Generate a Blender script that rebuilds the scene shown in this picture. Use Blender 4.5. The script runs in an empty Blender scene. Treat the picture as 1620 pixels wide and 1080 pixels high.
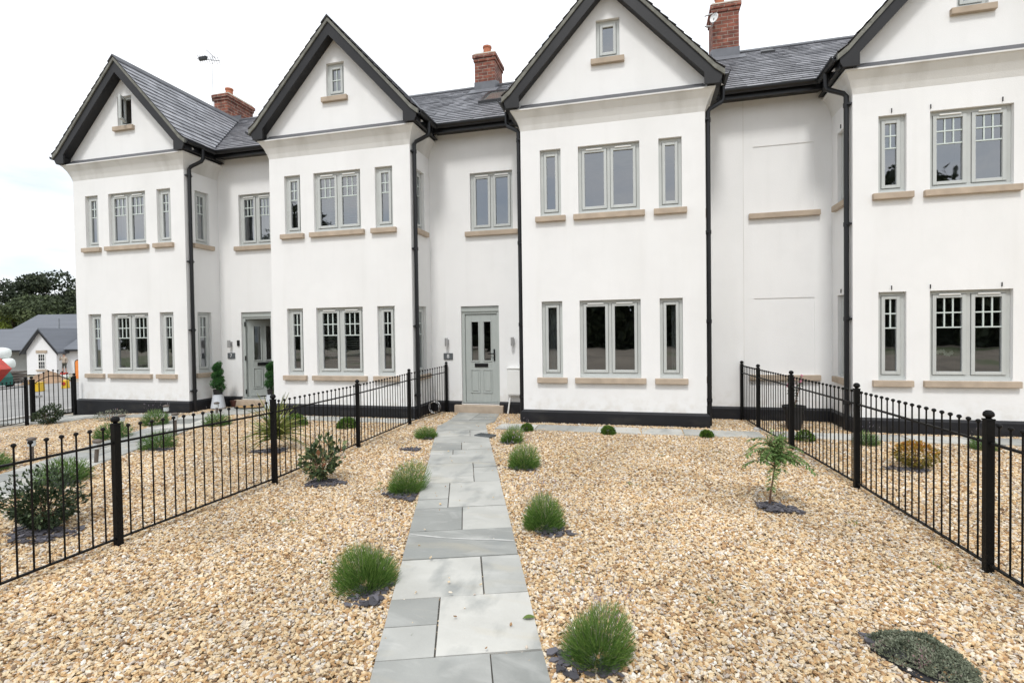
import bpy, math, random
from math import sin, cos, pi, radians as R
from mathutils import Vector, Matrix, noise as mnoise
random.seed(7)
sc = bpy.context.scene
COL = sc.collection
rnd = random.Random(11)
U = rnd.uniform

# ---------------------------------------------------------------- materials
def mat(name, col, rough=0.6, var=0.0, vscale=6.0, bump=0.0, bscale=60.0, metallic=0.0, spec=0.5,
        tint=None, stains=None, stretch=(1, 1, 1)):
    """Procedural surface: base colour with noise variation, optional per-face 'tint' attribute ramp and fine bump."""
    m = bpy.data.materials.new(name); m.use_nodes = True
    nt = m.node_tree; N = nt.nodes; L = nt.links
    b = N['Principled BSDF']
    b.inputs['Roughness'].default_value = rough
    b.inputs['Metallic'].default_value = metallic
    b.inputs['Specular IOR Level'].default_value = spec
    tc = N.new('ShaderNodeTexCoord')
    mp = N.new('ShaderNodeMapping'); mp.inputs['Scale'].default_value = stretch
    L.new(tc.outputs['Object'], mp.inputs['Vector'])
    out = None
    if tint:
        at = N.new('ShaderNodeAttribute'); at.attribute_name = 'tint'
        r = N.new('ShaderNodeValToRGB')
        els = r.color_ramp.elements
        while len(els) < len(tint): els.new(0.5)
        for i, (p, c) in enumerate(tint):
            els[i].position = p; els[i].color = (*c, 1)
        L.new(at.outputs['Fac'], r.inputs['Fac']); out = r.outputs['Color']
    if var > 0:
        n = N.new('ShaderNodeTexNoise'); n.inputs['Scale'].default_value = vscale; n.inputs['Detail'].default_value = 6
        L.new(mp.outputs['Vector'], n.inputs['Vector'])
        mr = N.new('ShaderNodeMapRange')
        mr.inputs['From Min'].default_value = 0.3; mr.inputs['From Max'].default_value = 0.7
        mr.inputs['To Min'].default_value = 1 - var; mr.inputs['To Max'].default_value = 1 + var
        L.new(n.outputs['Fac'], mr.inputs['Value'])
        mx = N.new('ShaderNodeMix'); mx.data_type = 'RGBA'; mx.blend_type = 'MULTIPLY'; mx.inputs['Factor'].default_value = 1
        if out: L.new(out, mx.inputs[6])
        else: mx.inputs[6].default_value = (*col, 1)
        L.new(mr.outputs['Result'], mx.inputs[7]); out = mx.outputs[2]
    if stains:
        scol, sscale, lo, hi, sstr = stains
        mp2 = N.new('ShaderNodeMapping'); mp2.inputs['Scale'].default_value = sstr
        L.new(tc.outputs['Object'], mp2.inputs['Vector'])
        n = N.new('ShaderNodeTexNoise'); n.inputs['Scale'].default_value = sscale; n.inputs['Detail'].default_value = 5
        L.new(mp2.outputs['Vector'], n.inputs['Vector'])
        mr = N.new('ShaderNodeMapRange'); mr.inputs['From Min'].default_value = lo; mr.inputs['From Max'].default_value = hi
        L.new(n.outputs['Fac'], mr.inputs['Value'])
        mx = N.new('ShaderNodeMix'); mx.data_type = 'RGBA'
        L.new(mr.outputs['Result'], mx.inputs['Factor'])
        if out: L.new(out, mx.inputs[6])
        else: mx.inputs[6].default_value = (*col, 1)
        mx.inputs[7].default_value = (*scol, 1); out = mx.outputs[2]
    if out: L.new(out, b.inputs['Base Color'])
    else: b.inputs['Base Color'].default_value = (*col, 1)
    if bump > 0:
        n = N.new('ShaderNodeTexNoise'); n.inputs['Scale'].default_value = bscale; n.inputs['Detail'].default_value = 4
        L.new(mp.outputs['Vector'], n.inputs['Vector'])
        bp = N.new('ShaderNodeBump'); bp.inputs['Strength'].default_value = bump; bp.inputs['Distance'].default_value = 0.01
        L.new(n.outputs['Fac'], bp.inputs['Height']); L.new(bp.outputs['Normal'], b.inputs['Normal'])
    return m

def brick_mat():
    m = bpy.data.materials.new('red_brick'); m.use_nodes = True
    nt = m.node_tree; N = nt.nodes; L = nt.links; b = N['Principled BSDF']
    b.inputs['Roughness'].default_value = 0.9
    tc = N.new('ShaderNodeTexCoord'); sp = N.new('ShaderNodeSeparateXYZ'); L.new(tc.outputs['Object'], sp.inputs[0])
    ad = N.new('ShaderNodeMath'); L.new(sp.outputs['X'], ad.inputs[0]); L.new(sp.outputs['Y'], ad.inputs[1])
    cb = N.new('ShaderNodeCombineXYZ'); L.new(ad.outputs[0], cb.inputs['X']); L.new(sp.outputs['Z'], cb.inputs['Y'])
    br = N.new('ShaderNodeTexBrick'); L.new(cb.outputs[0], br.inputs['Vector'])
    br.inputs['Color1'].default_value = (0.26, 0.088, 0.055, 1); br.inputs['Color2'].default_value = (0.135, 0.048, 0.036, 1)
    br.inputs['Mortar'].default_value = (0.30, 0.25, 0.2, 1); br.inputs['Scale'].default_value = 1
    br.inputs['Brick Width'].default_value = 0.225; br.inputs['Row Height'].default_value = 0.075
    br.inputs['Mortar Size'].default_value = 0.006; br.inputs['Bias'].default_value = -0.1
    n = N.new('ShaderNodeTexNoise'); n.inputs['Scale'].default_value = 9; L.new(tc.outputs['Object'], n.inputs['Vector'])
    mr = N.new('ShaderNodeMapRange'); mr.inputs['From Min'].default_value = 0.3; mr.inputs['From Max'].default_value = 0.7
    mr.inputs['To Min'].default_value = 0.55; mr.inputs['To Max'].default_value = 1.3; L.new(n.outputs['Fac'], mr.inputs['Value'])
    mx = N.new('ShaderNodeMix'); mx.data_type = 'RGBA'; mx.blend_type = 'MULTIPLY'; mx.inputs['Factor'].default_value = 1
    L.new(br.outputs['Color'], mx.inputs[6]); L.new(mr.outputs[0], mx.inputs[7]); L.new(mx.outputs[2], b.inputs['Base Color'])
    bp = N.new('ShaderNodeBump'); bp.inputs['Strength'].default_value = 0.6; bp.inputs['Distance'].default_value = 0.006
    bp.invert = True
    L.new(br.outputs['Fac'], bp.inputs['Height']); L.new(bp.outputs['Normal'], b.inputs['Normal'])
    return m

def glass_mat():
    m = bpy.data.materials.new('window_glass'); m.use_nodes = True
    nt = m.node_tree; N = nt.nodes; L = nt.links
    for n in list(N): N.remove(n)
    o = N.new('ShaderNodeOutputMaterial'); t = N.new('ShaderNodeBsdfTransparent'); g = N.new('ShaderNodeBsdfGlossy')
    t.inputs['Color'].default_value = (0.72, 0.77, 0.76, 1)
    g.inputs['Color'].default_value = (0.93, 0.96, 1, 1); g.inputs['Roughness'].default_value = 0.015
    f = N.new('ShaderNodeFresnel'); f.inputs['IOR'].default_value = 1.62
    a = N.new('ShaderNodeMath'); a.operation = 'MULTIPLY_ADD'; a.inputs[1].default_value = 1.5; a.inputs[2].default_value = 0.15
    L.new(f.outputs[0], a.inputs[0])
    mx = N.new('ShaderNodeMixShader'); L.new(a.outputs[0], mx.inputs[0]); L.new(t.outputs[0], mx.inputs[1]); L.new(g.outputs[0], mx.inputs[2])
    n = N.new('ShaderNodeTexNoise'); n.inputs['Scale'].default_value = 1.3
    tc = N.new('ShaderNodeTexCoord'); L.new(tc.outputs['Object'], n.inputs['Vector'])
    bp = N.new('ShaderNodeBump'); bp.inputs['Strength'].default_value = 0.09; bp.inputs['Distance'].default_value = 0.05
    L.new(n.outputs['Fac'], bp.inputs['Height']); L.new(bp.outputs['Normal'], g.inputs['Normal'])
    L.new(mx.outputs[0], o.inputs[0])
    return m

def leaf_mat(name, ramp, rough=0.55, trans=0.25):
    m = mat(name, (0.1, 0.2, 0.05), rough, tint=ramp, spec=0.3)
    nt = m.node_tree; N = nt.nodes; L = nt.links; b = N['Principled BSDF']
    o = [n for n in N if n.type == 'OUTPUT_MATERIAL'][0]
    t = N.new('ShaderNodeBsdfTranslucent'); mx = N.new('ShaderNodeMixShader'); mx.inputs[0].default_value = trans
    r = [n for n in N if n.type == 'VALTORGB'][0]
    L.new(r.outputs['Color'], t.inputs['Color'])
    L.new(b.outputs[0], mx.inputs[1]); L.new(t.outputs[0], mx.inputs[2]); L.new(mx.outputs[0], o.inputs[0])
    return m

def pebble_mat(name, ramp, rough=0.75):
    m = bpy.data.materials.new(name); m.use_nodes = True
    nt = m.node_tree; N = nt.nodes; L = nt.links; b = N['Principled BSDF']
    b.inputs['Roughness'].default_value = rough; b.inputs['Specular IOR Level'].default_value = 0.35
    oi = N.new('ShaderNodeObjectInfo'); r = N.new('ShaderNodeValToRGB'); els = r.color_ramp.elements
    while len(els) < len(ramp): els.new(0.5)
    for i, (p, c) in enumerate(ramp): els[i].position = p; els[i].color = (*c, 1)
    L.new(oi.outputs['Random'], r.inputs['Fac'])
    tc = N.new('ShaderNodeTexCoord'); n = N.new('ShaderNodeTexNoise'); n.inputs['Scale'].default_value = 1.6; n.inputs['Detail'].default_value = 4
    L.new(tc.outputs['Object'], n.inputs['Vector'])
    mr = N.new('ShaderNodeMapRange'); mr.inputs['From Min'].default_value = 0.3; mr.inputs['From Max'].default_value = 0.7
    mr.inputs['To Min'].default_value = 0.8; mr.inputs['To Max'].default_value = 1.15; L.new(n.outputs['Fac'], mr.inputs['Value'])
    mx = N.new('ShaderNodeMix'); mx.data_type = 'RGBA'; mx.blend_type = 'MULTIPLY'; mx.inputs['Factor'].default_value = 1
    n3 = N.new('ShaderNodeTexNoise'); n3.inputs['Scale'].default_value = 0.9; n3.inputs['Detail'].default_value = 5; L.new(oi.outputs['Location'], n3.inputs['Vector'])
    m3 = N.new('ShaderNodeMapRange'); m3.inputs['From Min'].default_value = 0.3; m3.inputs['From Max'].default_value = 0.7
    m3.inputs['To Min'].default_value = 0.80; m3.inputs['To Max'].default_value = 1.10; L.new(n3.outputs['Fac'], m3.inputs['Value'])
    mm = N.new('ShaderNodeMath'); mm.operation = 'MULTIPLY'; L.new(mr.outputs[0], mm.inputs[0]); L.new(m3.outputs[0], mm.inputs[1])
    L.new(r.outputs['Color'], mx.inputs[6]); L.new(mm.outputs[0], mx.inputs[7]); L.new(mx.outputs[2], b.inputs['Base Color'])
    return m

M = {}
M['render'] = mat('white_render', (0.80, 0.80, 0.795), 0.85, var=0.02, vscale=0.9, bump=0.25, bscale=110, spec=0.25,
                  stains=((0.70, 0.70, 0.685), 0.5, 0.56, 0.9, (1.6, 1.6, 0.4)))
def weather(m):
    nt = m.node_tree; N = nt.nodes; L = nt.links; b = N['Principled BSDF']; src = b.inputs['Base Color'].links[0].from_socket
    tc = N.new('ShaderNodeTexCoord')
    def layer(src, scale, stretch, lo, hi, amt, col, zmask=None):
        mp = N.new('ShaderNodeMapping'); mp.inputs['Scale'].default_value = stretch; L.new(tc.outputs['Object'], mp.inputs['Vector'])
        n = N.new('ShaderNodeTexNoise'); n.inputs['Scale'].default_value = scale; n.inputs['Detail'].default_value = 6; L.new(mp.outputs['Vector'], n.inputs['Vector'])
        mr = N.new('ShaderNodeMapRange'); mr.inputs['From Min'].default_value = lo; mr.inputs['From Max'].default_value = hi; mr.inputs['To Max'].default_value = amt
        L.new(n.outputs['Fac'], mr.inputs['Value']); f = mr.outputs['Result']
        if zmask:
            sp = N.new('ShaderNodeSeparateXYZ'); L.new(tc.outputs['Object'], sp.inputs[0])
            mz = N.new('ShaderNodeMapRange'); mz.inputs['From Min'].default_value = zmask[0]; mz.inputs['From Max'].default_value = zmask[1]
            mz.inputs['To Min'].default_value = 1; mz.inputs['To Max'].default_value = 0; L.new(sp.outputs['Z'], mz.inputs['Value'])
            mu = N.new('ShaderNodeMath'); mu.operation = 'MULTIPLY'; L.new(f, mu.inputs[0]); L.new(mz.outputs['Result'], mu.inputs[1]); f = mu.outputs[0]
        mx = N.new('ShaderNodeMix'); mx.data_type = 'RGBA'; L.new(f, mx.inputs['Factor']); L.new(src, mx.inputs[6]); mx.inputs[7].default_value = (*col, 1)
        return mx.outputs[2]
    c = layer(src, 1.1, (4.2, 4.2, .35), .54, .80, .20, (0.64, 0.635, 0.61))            # faint rain streaks
    c = layer(c, 2.3, (1, 1, 1), .5, .72, .22, (0.70, 0.70, 0.695))                 # patchy coats
    c = layer(c, 9.0, (1, 1, 1), .42, .75, .45, (0.54, 0.49, 0.41), (.26, .60))     # splash dirt above the plinth
    L.new(c, b.inputs['Base Color'])
weather(M['render'])
M['cornice'] = mat('weathered_render', (0.70, 0.695, 0.675), 0.85, var=0.04, vscale=1.5, bump=0.25, bscale=90, spec=0.25,
                   stains=((0.52, 0.51, 0.48), 1.1, 0.5, 0.8, (2.2, 2.2, 0.5)))
M['plinth'] = mat('black_plinth_paint', (0.0105, 0.011, 0.014), 0.5, spec=0.35, var=0.25, vscale=3, bump=0.25, bscale=70,
                  stains=((0.04, 0.038, 0.035), 2.0, 0.55, 0.85, (1, 1, 3)))
M['sill'] = mat('buff_sandstone', (0.43, 0.35, 0.27), 0.85, var=0.13, vscale=5, bump=0.2, bscale=80,
                stains=((0.36, 0.29, 0.22), 4, 0.55, 0.8, (1, 1, 1)))
M['sage'] = mat('sage_painted_frame', (0.49, 0.51, 0.495), 0.38, var=0.04, vscale=4)
M['sage_door'] = mat('sage_painted_door', (0.40, 0.43, 0.412), 0.42, var=0.04, vscale=5, bump=0.05, bscale=120, stretch=(6, 6, 1))
M['bar'] = mat('pale_glazing_bar', (0.56, 0.62, 0.59), 0.4, var=0.03)
M['glass'] = glass_mat()
M['black_pvc'] = mat('black_plastic', (0.009, 0.0095, 0.011), 0.34, spec=0.4, var=0.15, vscale=3)
M['barge'] = mat('charcoal_bargeboard', (0.016, 0.016, 0.0175), 0.5, spec=0.35, var=0.2, vscale=3, bump=0.08, bscale=50)
M['verge'] = mat('pale_verge_mortar', (0.165, 0.165, 0.145), 0.9, var=0.3, vscale=9, bump=0.4, bscale=60)
M['slate'] = mat('grey_slate', (0.1, 0.1, 0.11), 0.33, var=0.16, vscale=2.2, bump=0.3, bscale=45, spec=0.6,
                 tint=[(0, (0.15, 0.152, 0.165)), (0.5, (0.235, 0.237, 0.255)), (1, (0.32, 0.32, 0.342))])
M['ridge'] = mat('grey_ridge_tile', (0.075, 0.078, 0.088), 0.55, var=0.2, vscale=4)
M['lead'] = mat('lead_sheet', (0.22, 0.235, 0.26), 0.5, var=0.12, vscale=6, metallic=0.2)
M['flash'] = mat('dark_lead_flashing', (0.085, 0.087, 0.095), 0.55, var=0.15, vscale=5)
M['apron'] = mat('weathered_lead_apron', (0.125, 0.13, 0.145), 0.55, var=0.15, vscale=5)
M['brick'] = brick_mat()
M['terracotta'] = mat('terracotta', (0.42, 0.15, 0.08), 0.85, var=0.15)
M['capstone'] = mat('chimney_flaunching', (0.36, 0.33, 0.27), 0.9, var=0.2)
M['metal_black'] = mat('black_painted_steel', (0.004, 0.004, 0.004), 0.55, spec=0.18, var=0.2, vscale=15, bump=0.08, bscale=150)
M['steel'] = mat('brushed_steel', (0.5, 0.5, 0.5), 0.4, metallic=0.8)
M['white_plastic'] = mat('white_plastic', (0.78, 0.78, 0.76), 0.45, var=0.02)
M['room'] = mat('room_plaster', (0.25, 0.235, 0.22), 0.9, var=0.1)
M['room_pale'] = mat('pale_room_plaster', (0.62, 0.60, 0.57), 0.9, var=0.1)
M['room_dark'] = mat('room_floor', (0.09, 0.075, 0.06), 0.7, var=0.2)
M['curtain'] = mat('pale_curtain', (0.52, 0.53, 0.55), 0.9, var=0.06)
M['curtain_grey'] = mat('grey_curtain', (0.21, 0.2, 0.195), 0.9, var=0.08)
M['blind'] = mat('grey_slat_blind', (0.5, 0.475, 0.46), 0.6, var=0.05)
M['slab'] = mat('grey_sandstone_slab', (0.4, 0.41, 0.41), 0.72, var=0.10, vscale=2.6, bump=0.25, bscale=35,
                tint=[(0, (0.205, 0.212, 0.2)), (0.5, (0.335, 0.338, 0.318)), (1, (0.53, 0.52, 0.48))],
                stains=((0.235, 0.245, 0.235), 3.1, 0.52, 0.74, (1.4, 0.7, 1)))
def streaks(m, col, scale, stretch, lo, hi, strength):
    nt = m.node_tree; N = nt.nodes; L = nt.links; b = N['Principled BSDF']; src = b.inputs['Base Color'].links[0].from_socket
    tc = N.new('ShaderNodeTexCoord'); mp = N.new('ShaderNodeMapping'); mp.inputs['Scale'].default_value = stretch; mp.inputs['Rotation'].default_value = (0, 0, .3)
    L.new(tc.outputs['Object'], mp.inputs['Vector'])
    n = N.new('ShaderNodeTexNoise'); n.inputs['Scale'].default_value = scale; n.inputs['Detail'].default_value = 7; n.inputs['Distortion'].default_value = .8
    L.new(mp.outputs['Vector'], n.inputs['Vector'])
    mr = N.new('ShaderNodeMapRange'); mr.inputs['From Min'].default_value = lo; mr.inputs['From Max'].default_value = hi; mr.inputs['To Max'].default_value = strength
    L.new(n.outputs['Fac'], mr.inputs['Value'])
    mx = N.new('ShaderNodeMix'); mx.data_type = 'RGBA'; L.new(mr.outputs['Result'], mx.inputs['Factor']); L.new(src, mx.inputs[6]); mx.inputs[7].default_value = (*col, 1)
    L.new(mx.outputs[2], b.inputs['Base Color'])
streaks(M['slab'], (0.47, 0.41, 0.29), 1.9, (.7, 2.2, 1), .56, .8, .45)
streaks(M['slab'], (0.56, 0.555, 0.53), 3.4, (1.0, 2.2, 1), .52, .78, .38)
M['vein'] = mat('white_quartz_vein', (0.48, 0.48, 0.46), 0.6, var=0.1, vscale=20)
M['joint'] = mat('dark_joint_mortar', (0.085, 0.08, 0.07), 0.9, var=0.3, vscale=20)
PEB = [(0.0, (0.20, 0.135, 0.085)), (0.09, (0.37, 0.225, 0.115)), (0.22, (0.51, 0.325, 0.155)), (0.37, (0.62, 0.455, 0.255)),
       (0.53, (0.69, 0.56, 0.37)), (0.67, (0.54, 0.415, 0.27)), (0.79, (0.76, 0.68, 0.55)), (0.91, (0.44, 0.375, 0.32)), (1.0, (0.81, 0.78, 0.70))]
M['pebble'] = pebble_mat('flint_gravel', PEB)
M['gravel_bed'] = mat('gravel_bed', (0.5, 0.385, 0.245), 0.95, var=0.45, vscale=45, bump=0.8, bscale=80)  # toned darker than most pebbles so the gaps read as shadow
M['slatechip'] = mat('plum_slate_chip', (0.11, 0.1, 0.13), 0.6, tint=[(0, (0.045, 0.043, 0.05)), (0.6, (0.085, 0.081, 0.095)), (1, (0.15, 0.145, 0.165))])
M['fabric'] = mat('black_weed_fabric', (0.02, 0.02, 0.022), 0.9)
M['tarmac'] = mat('pale_tarmac', (0.25, 0.245, 0.235), 0.9, var=0.14, vscale=1.2, bump=0.3, bscale=40)
M['soil'] = mat('bare_soil', (0.26, 0.22, 0.17), 0.95, var=0.3, vscale=0.35, bump=0.4, bscale=12,
                stains=((0.13, 0.16, 0.07), 0.08, 0.52, 0.6, (1, 1, 1)))
M['sandpile'] = mat('sand_and_soil', (0.27, 0.18, 0.115), 0.95, var=0.3, vscale=2, bump=0.6, bscale=8)
M['kerb'] = mat('concrete_kerb', (0.46, 0.45, 0.43), 0.85, var=0.12)
M['verge_grass'] = mat('verge_grass', (0.13, 0.17, 0.05), 0.9, var=0.4, vscale=5)
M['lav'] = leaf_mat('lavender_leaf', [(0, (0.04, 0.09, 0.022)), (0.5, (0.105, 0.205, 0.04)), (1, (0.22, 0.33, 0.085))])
M['lavdark'] = leaf_mat('lavender_leaf_dark', [(0, (0.05, 0.10, 0.032)), (0.5, (0.10, 0.19, 0.05)), (1, (0.18, 0.28, 0.085))])
M['spike'] = mat('lavender_spike', (0.33, 0.29, 0.33), 0.9, tint=[(0, (0.2, 0.19, 0.14)), (0.5, (0.32, 0.3, 0.27)), (1, (0.3, 0.24, 0.36))])
M['hebe'] = leaf_mat('hebe_leaf', [(0, (0.04, 0.09, 0.016)), (0.6, (0.10, 0.185, 0.03)), (1, (0.18, 0.28, 0.05))])
M['photinia'] = leaf_mat('evergreen_leaf', [(0, (0.025, 0.045, 0.022)), (0.45, (0.07, 0.105, 0.045)), (0.8, (0.19, 0.22, 0.085)), (1, (0.24, 0.10, 0.055))], 0.4, 0.12)
M['rhodo'] = leaf_mat('dark_bush_leaf', [(0, (0.014, 0.024, 0.012)), (0.6, (0.036, 0.058, 0.026)), (1, (0.10, 0.135, 0.06))], 0.5, 0.1)
M['acer'] = leaf_mat('feathery_leaf', [(0, (0.06, 0.12, 0.035)), (0.5, (0.14, 0.24, 0.07)), (1, (0.26, 0.35, 0.12))])
M['cordyline'] = leaf_mat('sword_leaf', [(0, (0.06, 0.09, 0.02)), (0.5, (0.15, 0.19, 0.045)), (1, (0.32, 0.32, 0.10))])
M['gold'] = leaf_mat('golden_leaf', [(0, (0.09, 0.09, 0.02)), (0.45, (0.24, 0.20, 0.035)), (0.75, (0.42, 0.24, 0.04)), (1, (0.45, 0.17, 0.04))])
M['thyme'] = leaf_mat('grey_green_mat_leaf', [(0, (0.07, 0.085, 0.055)), (0.5, (0.19, 0.215, 0.15)), (0.85, (0.31, 0.33, 0.24)), (1, (0.32, 0.2, 0.22))])
M['topiary'] = leaf_mat('topiary_leaf', [(0, (0.02, 0.075, 0.022)), (0.6, (0.05, 0.15, 0.04)), (1, (0.10, 0.23, 0.07))])
M['weed'] = leaf_mat('weed_leaf', [(0, (0.08, 0.14, 0.03)), (1, (0.2, 0.27, 0.07))])
M['tree_dark'] = leaf_mat('far_tree_leaf', [(0, (0.016, 0.022, 0.014)), (0.5, (0.036, 0.05, 0.027)), (1, (0.075, 0.092, 0.046))], 0.7, 0.1)
M['tree_mid'] = leaf_mat('far_tree_leaf_mid', [(0, (0.03, 0.042, 0.02)), (0.5, (0.06, 0.082, 0.036)), (1, (0.11, 0.135, 0.056))], 0.7, 0.1)
M['tree_lime'] = leaf_mat('lime_tree_leaf', [(0, (0.08, 0.12, 0.02)), (1, (0.25, 0.30, 0.05))], 0.7, 0.2)
M['bark'] = mat('bark', (0.10, 0.07, 0.05), 0.9, var=0.3, vscale=12, bump=0.5, bscale=30)
M['stem'] = mat('brown_stem', (0.16, 0.09, 0.055), 0.8, var=0.2, vscale=20)
M['pot_white'] = mat('pale_grey_pot', (0.55, 0.58, 0.62), 0.5, var=0.04)
M['pot_black'] = mat('black_pot', (0.012, 0.012, 0.013), 0.5, var=0.1)
M['pot_brown'] = mat('brown_pot', (0.10, 0.04, 0.03), 0.6, var=0.1)
M['coir'] = mat('coir_mat', (0.40, 0.25, 0.11), 1.0, var=0.2, vscale=40, bump=0.6, bscale=200)
M['lampwood'] = mat('weathered_stake', (0.11, 0.09, 0.075), 0.7, var=0.2, vscale=20)
M['lampglass'] = mat('clear_lamp_lens', (0.55, 0.57, 0.58), 0.2, spec=0.6)
M['plaque'] = mat('slate_plaque', (0.095, 0.105, 0.11), 0.5, var=0.1)
M['white_paint'] = mat('white_paint', (0.8, 0.8, 0.8), 0.5)
M['bung_wall'] = mat('bungalow_render', (0.78, 0.78, 0.79), 0.85, var=0.02)
M['bung_shade'] = mat('bungalow_shaded_wall', (0.36, 0.37, 0.36), 0.85, var=0.05)  # shade on the bungalow's left wing, put into the wall colour
M['bung_roof'] = mat('bungalow_roof', (0.115, 0.125, 0.145), 0.55, var=0.1, vscale=1.2, bump=0.3, bscale=6, stretch=(0.2, 0.2, 3))
M['red_paint'] = mat('red_site_paint', (0.42, 0.035, 0.02), 0.45, var=0.15)
M['teal_paint'] = mat('teal_site_paint', (0.008, 0.12, 0.095), 0.5, var=0.15)
M['bag'] = mat('white_woven_bag', (0.72, 0.76, 0.74), 0.8, var=0.08, vscale=3, bump=0.5, bscale=8)
M['yellow'] = mat('yellow_plastic', (0.65, 0.42, 0.02), 0.45, var=0.05)
M['orange'] = mat('orange_plastic', (0.75, 0.24, 0.05), 0.5, var=0.08)
M['skin'] = mat('skin', (0.45, 0.27, 0.2), 0.6)
M['shirt'] = mat('beige_shirt', (0.37, 0.31, 0.25), 0.9, var=0.1)
M['shorts'] = mat('dark_green_shorts', (0.05, 0.05, 0.04), 0.9)
M['hair'] = mat('dark_hair', (0.03, 0.022, 0.018), 0.7)
M['boots'] = mat('dark_boots', (0.03, 0.025, 0.02), 0.7)
M['pink'] = mat('pink_petal', (0.55, 0.18, 0.28), 0.7)
M['orchid'] = mat('white_petal', (0.8, 0.79, 0.75), 0.6)
M['rubber'] = mat('tyre_rubber', (0.02, 0.02, 0.02), 0.8)

# ---------------------------------------------------------------- mesh builder
class MB:
    def __init__(s): s.v = []; s.f = []; s.t = []; s.mi = []; s.cur = 0
    def face(s, pts, tint=0.5):
        i = len(s.v); s.v += [tuple(p) for p in pts]; s.f.append(tuple(range(i, i + len(pts)))); s.t.append(tint); s.mi.append(s.cur)
    def box(s, c, d, mtx=None, tint=0.5, taper=1.0):
        x, y, z = d[0] / 2, d[1] / 2, d[2] / 2
        P = [Vector((sx * x * (taper if sz > 0 else 1), sy * y * (taper if sz > 0 else 1), sz * z)) for sz in (-1, 1) for sy in (-1, 1) for sx in (-1, 1)]
        if mtx is not None: P = [mtx @ p for p in P]
        P = [p + Vector(c) for p in P]; i = len(s.v); s.v += [tuple(p) for p in P]
        for q in ((0, 2, 3, 1), (4, 5, 7, 6), (0, 1, 5, 4), (2, 6, 7, 3), (0, 4, 6, 2), (1, 3, 7, 5)):
            s.f.append(tuple(i + k for k in q)); s.t.append(tint); s.mi.append(s.cur)
    def bx(s, a, b, tint=0.5):
        s.box([(a[k] + b[k]) / 2 for k in range(3)], [abs(b[k] - a[k]) for k in range(3)], tint=tint)
    def tube(s, pts, r, n=8, cap=True, tint=0.5):
        pts = [Vector(p) for p in pts]; rs = r if isinstance(r, (list, tuple)) else [r] * len(pts)
        i0 = len(s.v); up = None
        for k, p in enumerate(pts):
            d = (pts[min(k + 1, len(pts) - 1)] - pts[max(k - 1, 0)]).normalized()
            if up is None:
                up = Vector((0, 0, 1)) if abs(d.z) < 0.9 else Vector((1, 0, 0))
            a = d.cross(up).normalized(); b = a.cross(d).normalized(); up = b
            for j in range(n):
                t = 2 * pi * j / n
                s.v.append(tuple(p + (a * cos(t) + b * sin(t)) * rs[k]))
        for k in range(len(pts) - 1):
            for j in range(n):
                A = i0 + k * n + j; B = i0 + k * n + (j + 1) % n
                s.f.append((A, B, B + n, A + n)); s.t.append(tint); s.mi.append(s.cur)
        if cap:
            s.f.append(tuple(i0 + j for j in range(n))[::-1]); s.t.append(tint); s.mi.append(s.cur)
            e = i0 + (len(pts) - 1) * n
            s.f.append(tuple(e + j for j in range(n))); s.t.append(tint); s.mi.append(s.cur)
    def lathe(s, c, prof, n=16, tint=0.5, sx=1, sy=1):
        i0 = len(s.v)
        for r, z in prof:
            for j in range(n):
                t = 2 * pi * j / n; s.v.append((c[0] + r * cos(t) * sx, c[1] + r * sin(t) * sy, c[2] + z))
        for k in range(len(prof) - 1):
            for j in range(n):
                A = i0 + k * n + j; B = i0 + k * n + (j + 1) % n
                s.f.append((A, B, B + n, A + n)); s.t.append(tint); s.mi.append(s.cur)
        s.f.append(tuple(i0 + j for j in range(n))[::-1]); s.t.append(tint); s.mi.append(s.cur)
        e = i0 + (len(prof) - 1) * n
        s.f.append(tuple(e + j for j in range(n))); s.t.append(tint); s.mi.append(s.cur)
    def prism(s, poly, fmap, tint=0.5):
        """poly: list of 2-D points, fmap(p, side) -> 3-D for side 0/1"""
        a = [fmap(p, 0) for p in poly]; b = [fmap(p, 1) for p in poly]
        s.face(a, tint); s.face(b[::-1], tint)
        for k in range(len(poly)):
            j = (k + 1) % len(poly); s.face([a[k], b[k], b[j], a[j]], tint)
    def build(s, name, material, parent=None, loc=None, smooth=False, bevel=0, merge=False, recalc=False):
        me = bpy.data.meshes.new(name); 
        off = Vector(loc) if loc is not None else Vector((0, 0, 0))
        me.from_pydata([tuple(Vector(v) - off) for v in s.v], [], s.f)
        a = me.attributes.new('tint', 'FLOAT', 'FACE'); a.data.foreach_set('value', s.t)
        ms = material if isinstance(material, (list, tuple)) else [material]
        for m in ms: me.materials.append(m)
        if len(ms) > 1: me.polygons.foreach_set('material_index', s.mi)
        if merge or recalc:
            import bmesh
            bm = bmesh.new(); bm.from_mesh(me)
            if merge: bmesh.ops.remove_doubles(bm, verts=bm.verts, dist=1e-4)
            bmesh.ops.recalc_face_normals(bm, faces=bm.faces); bm.to_mesh(me); bm.free()
        if smooth: me.polygons.foreach_set('use_smooth', [True] * len(me.polygons))
        me.update()
        o = bpy.data.objects.new(name, me); COL.objects.link(o)
        if loc is not None: o.location = off
        if parent is not None: o.parent = parent
        if bevel:
            b = o.modifiers.new('bevel', 'BEVEL'); b.width = bevel; b.segments = 2; b.limit_method = 'ANGLE'; b.angle_limit = R(40)
        return o

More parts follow.
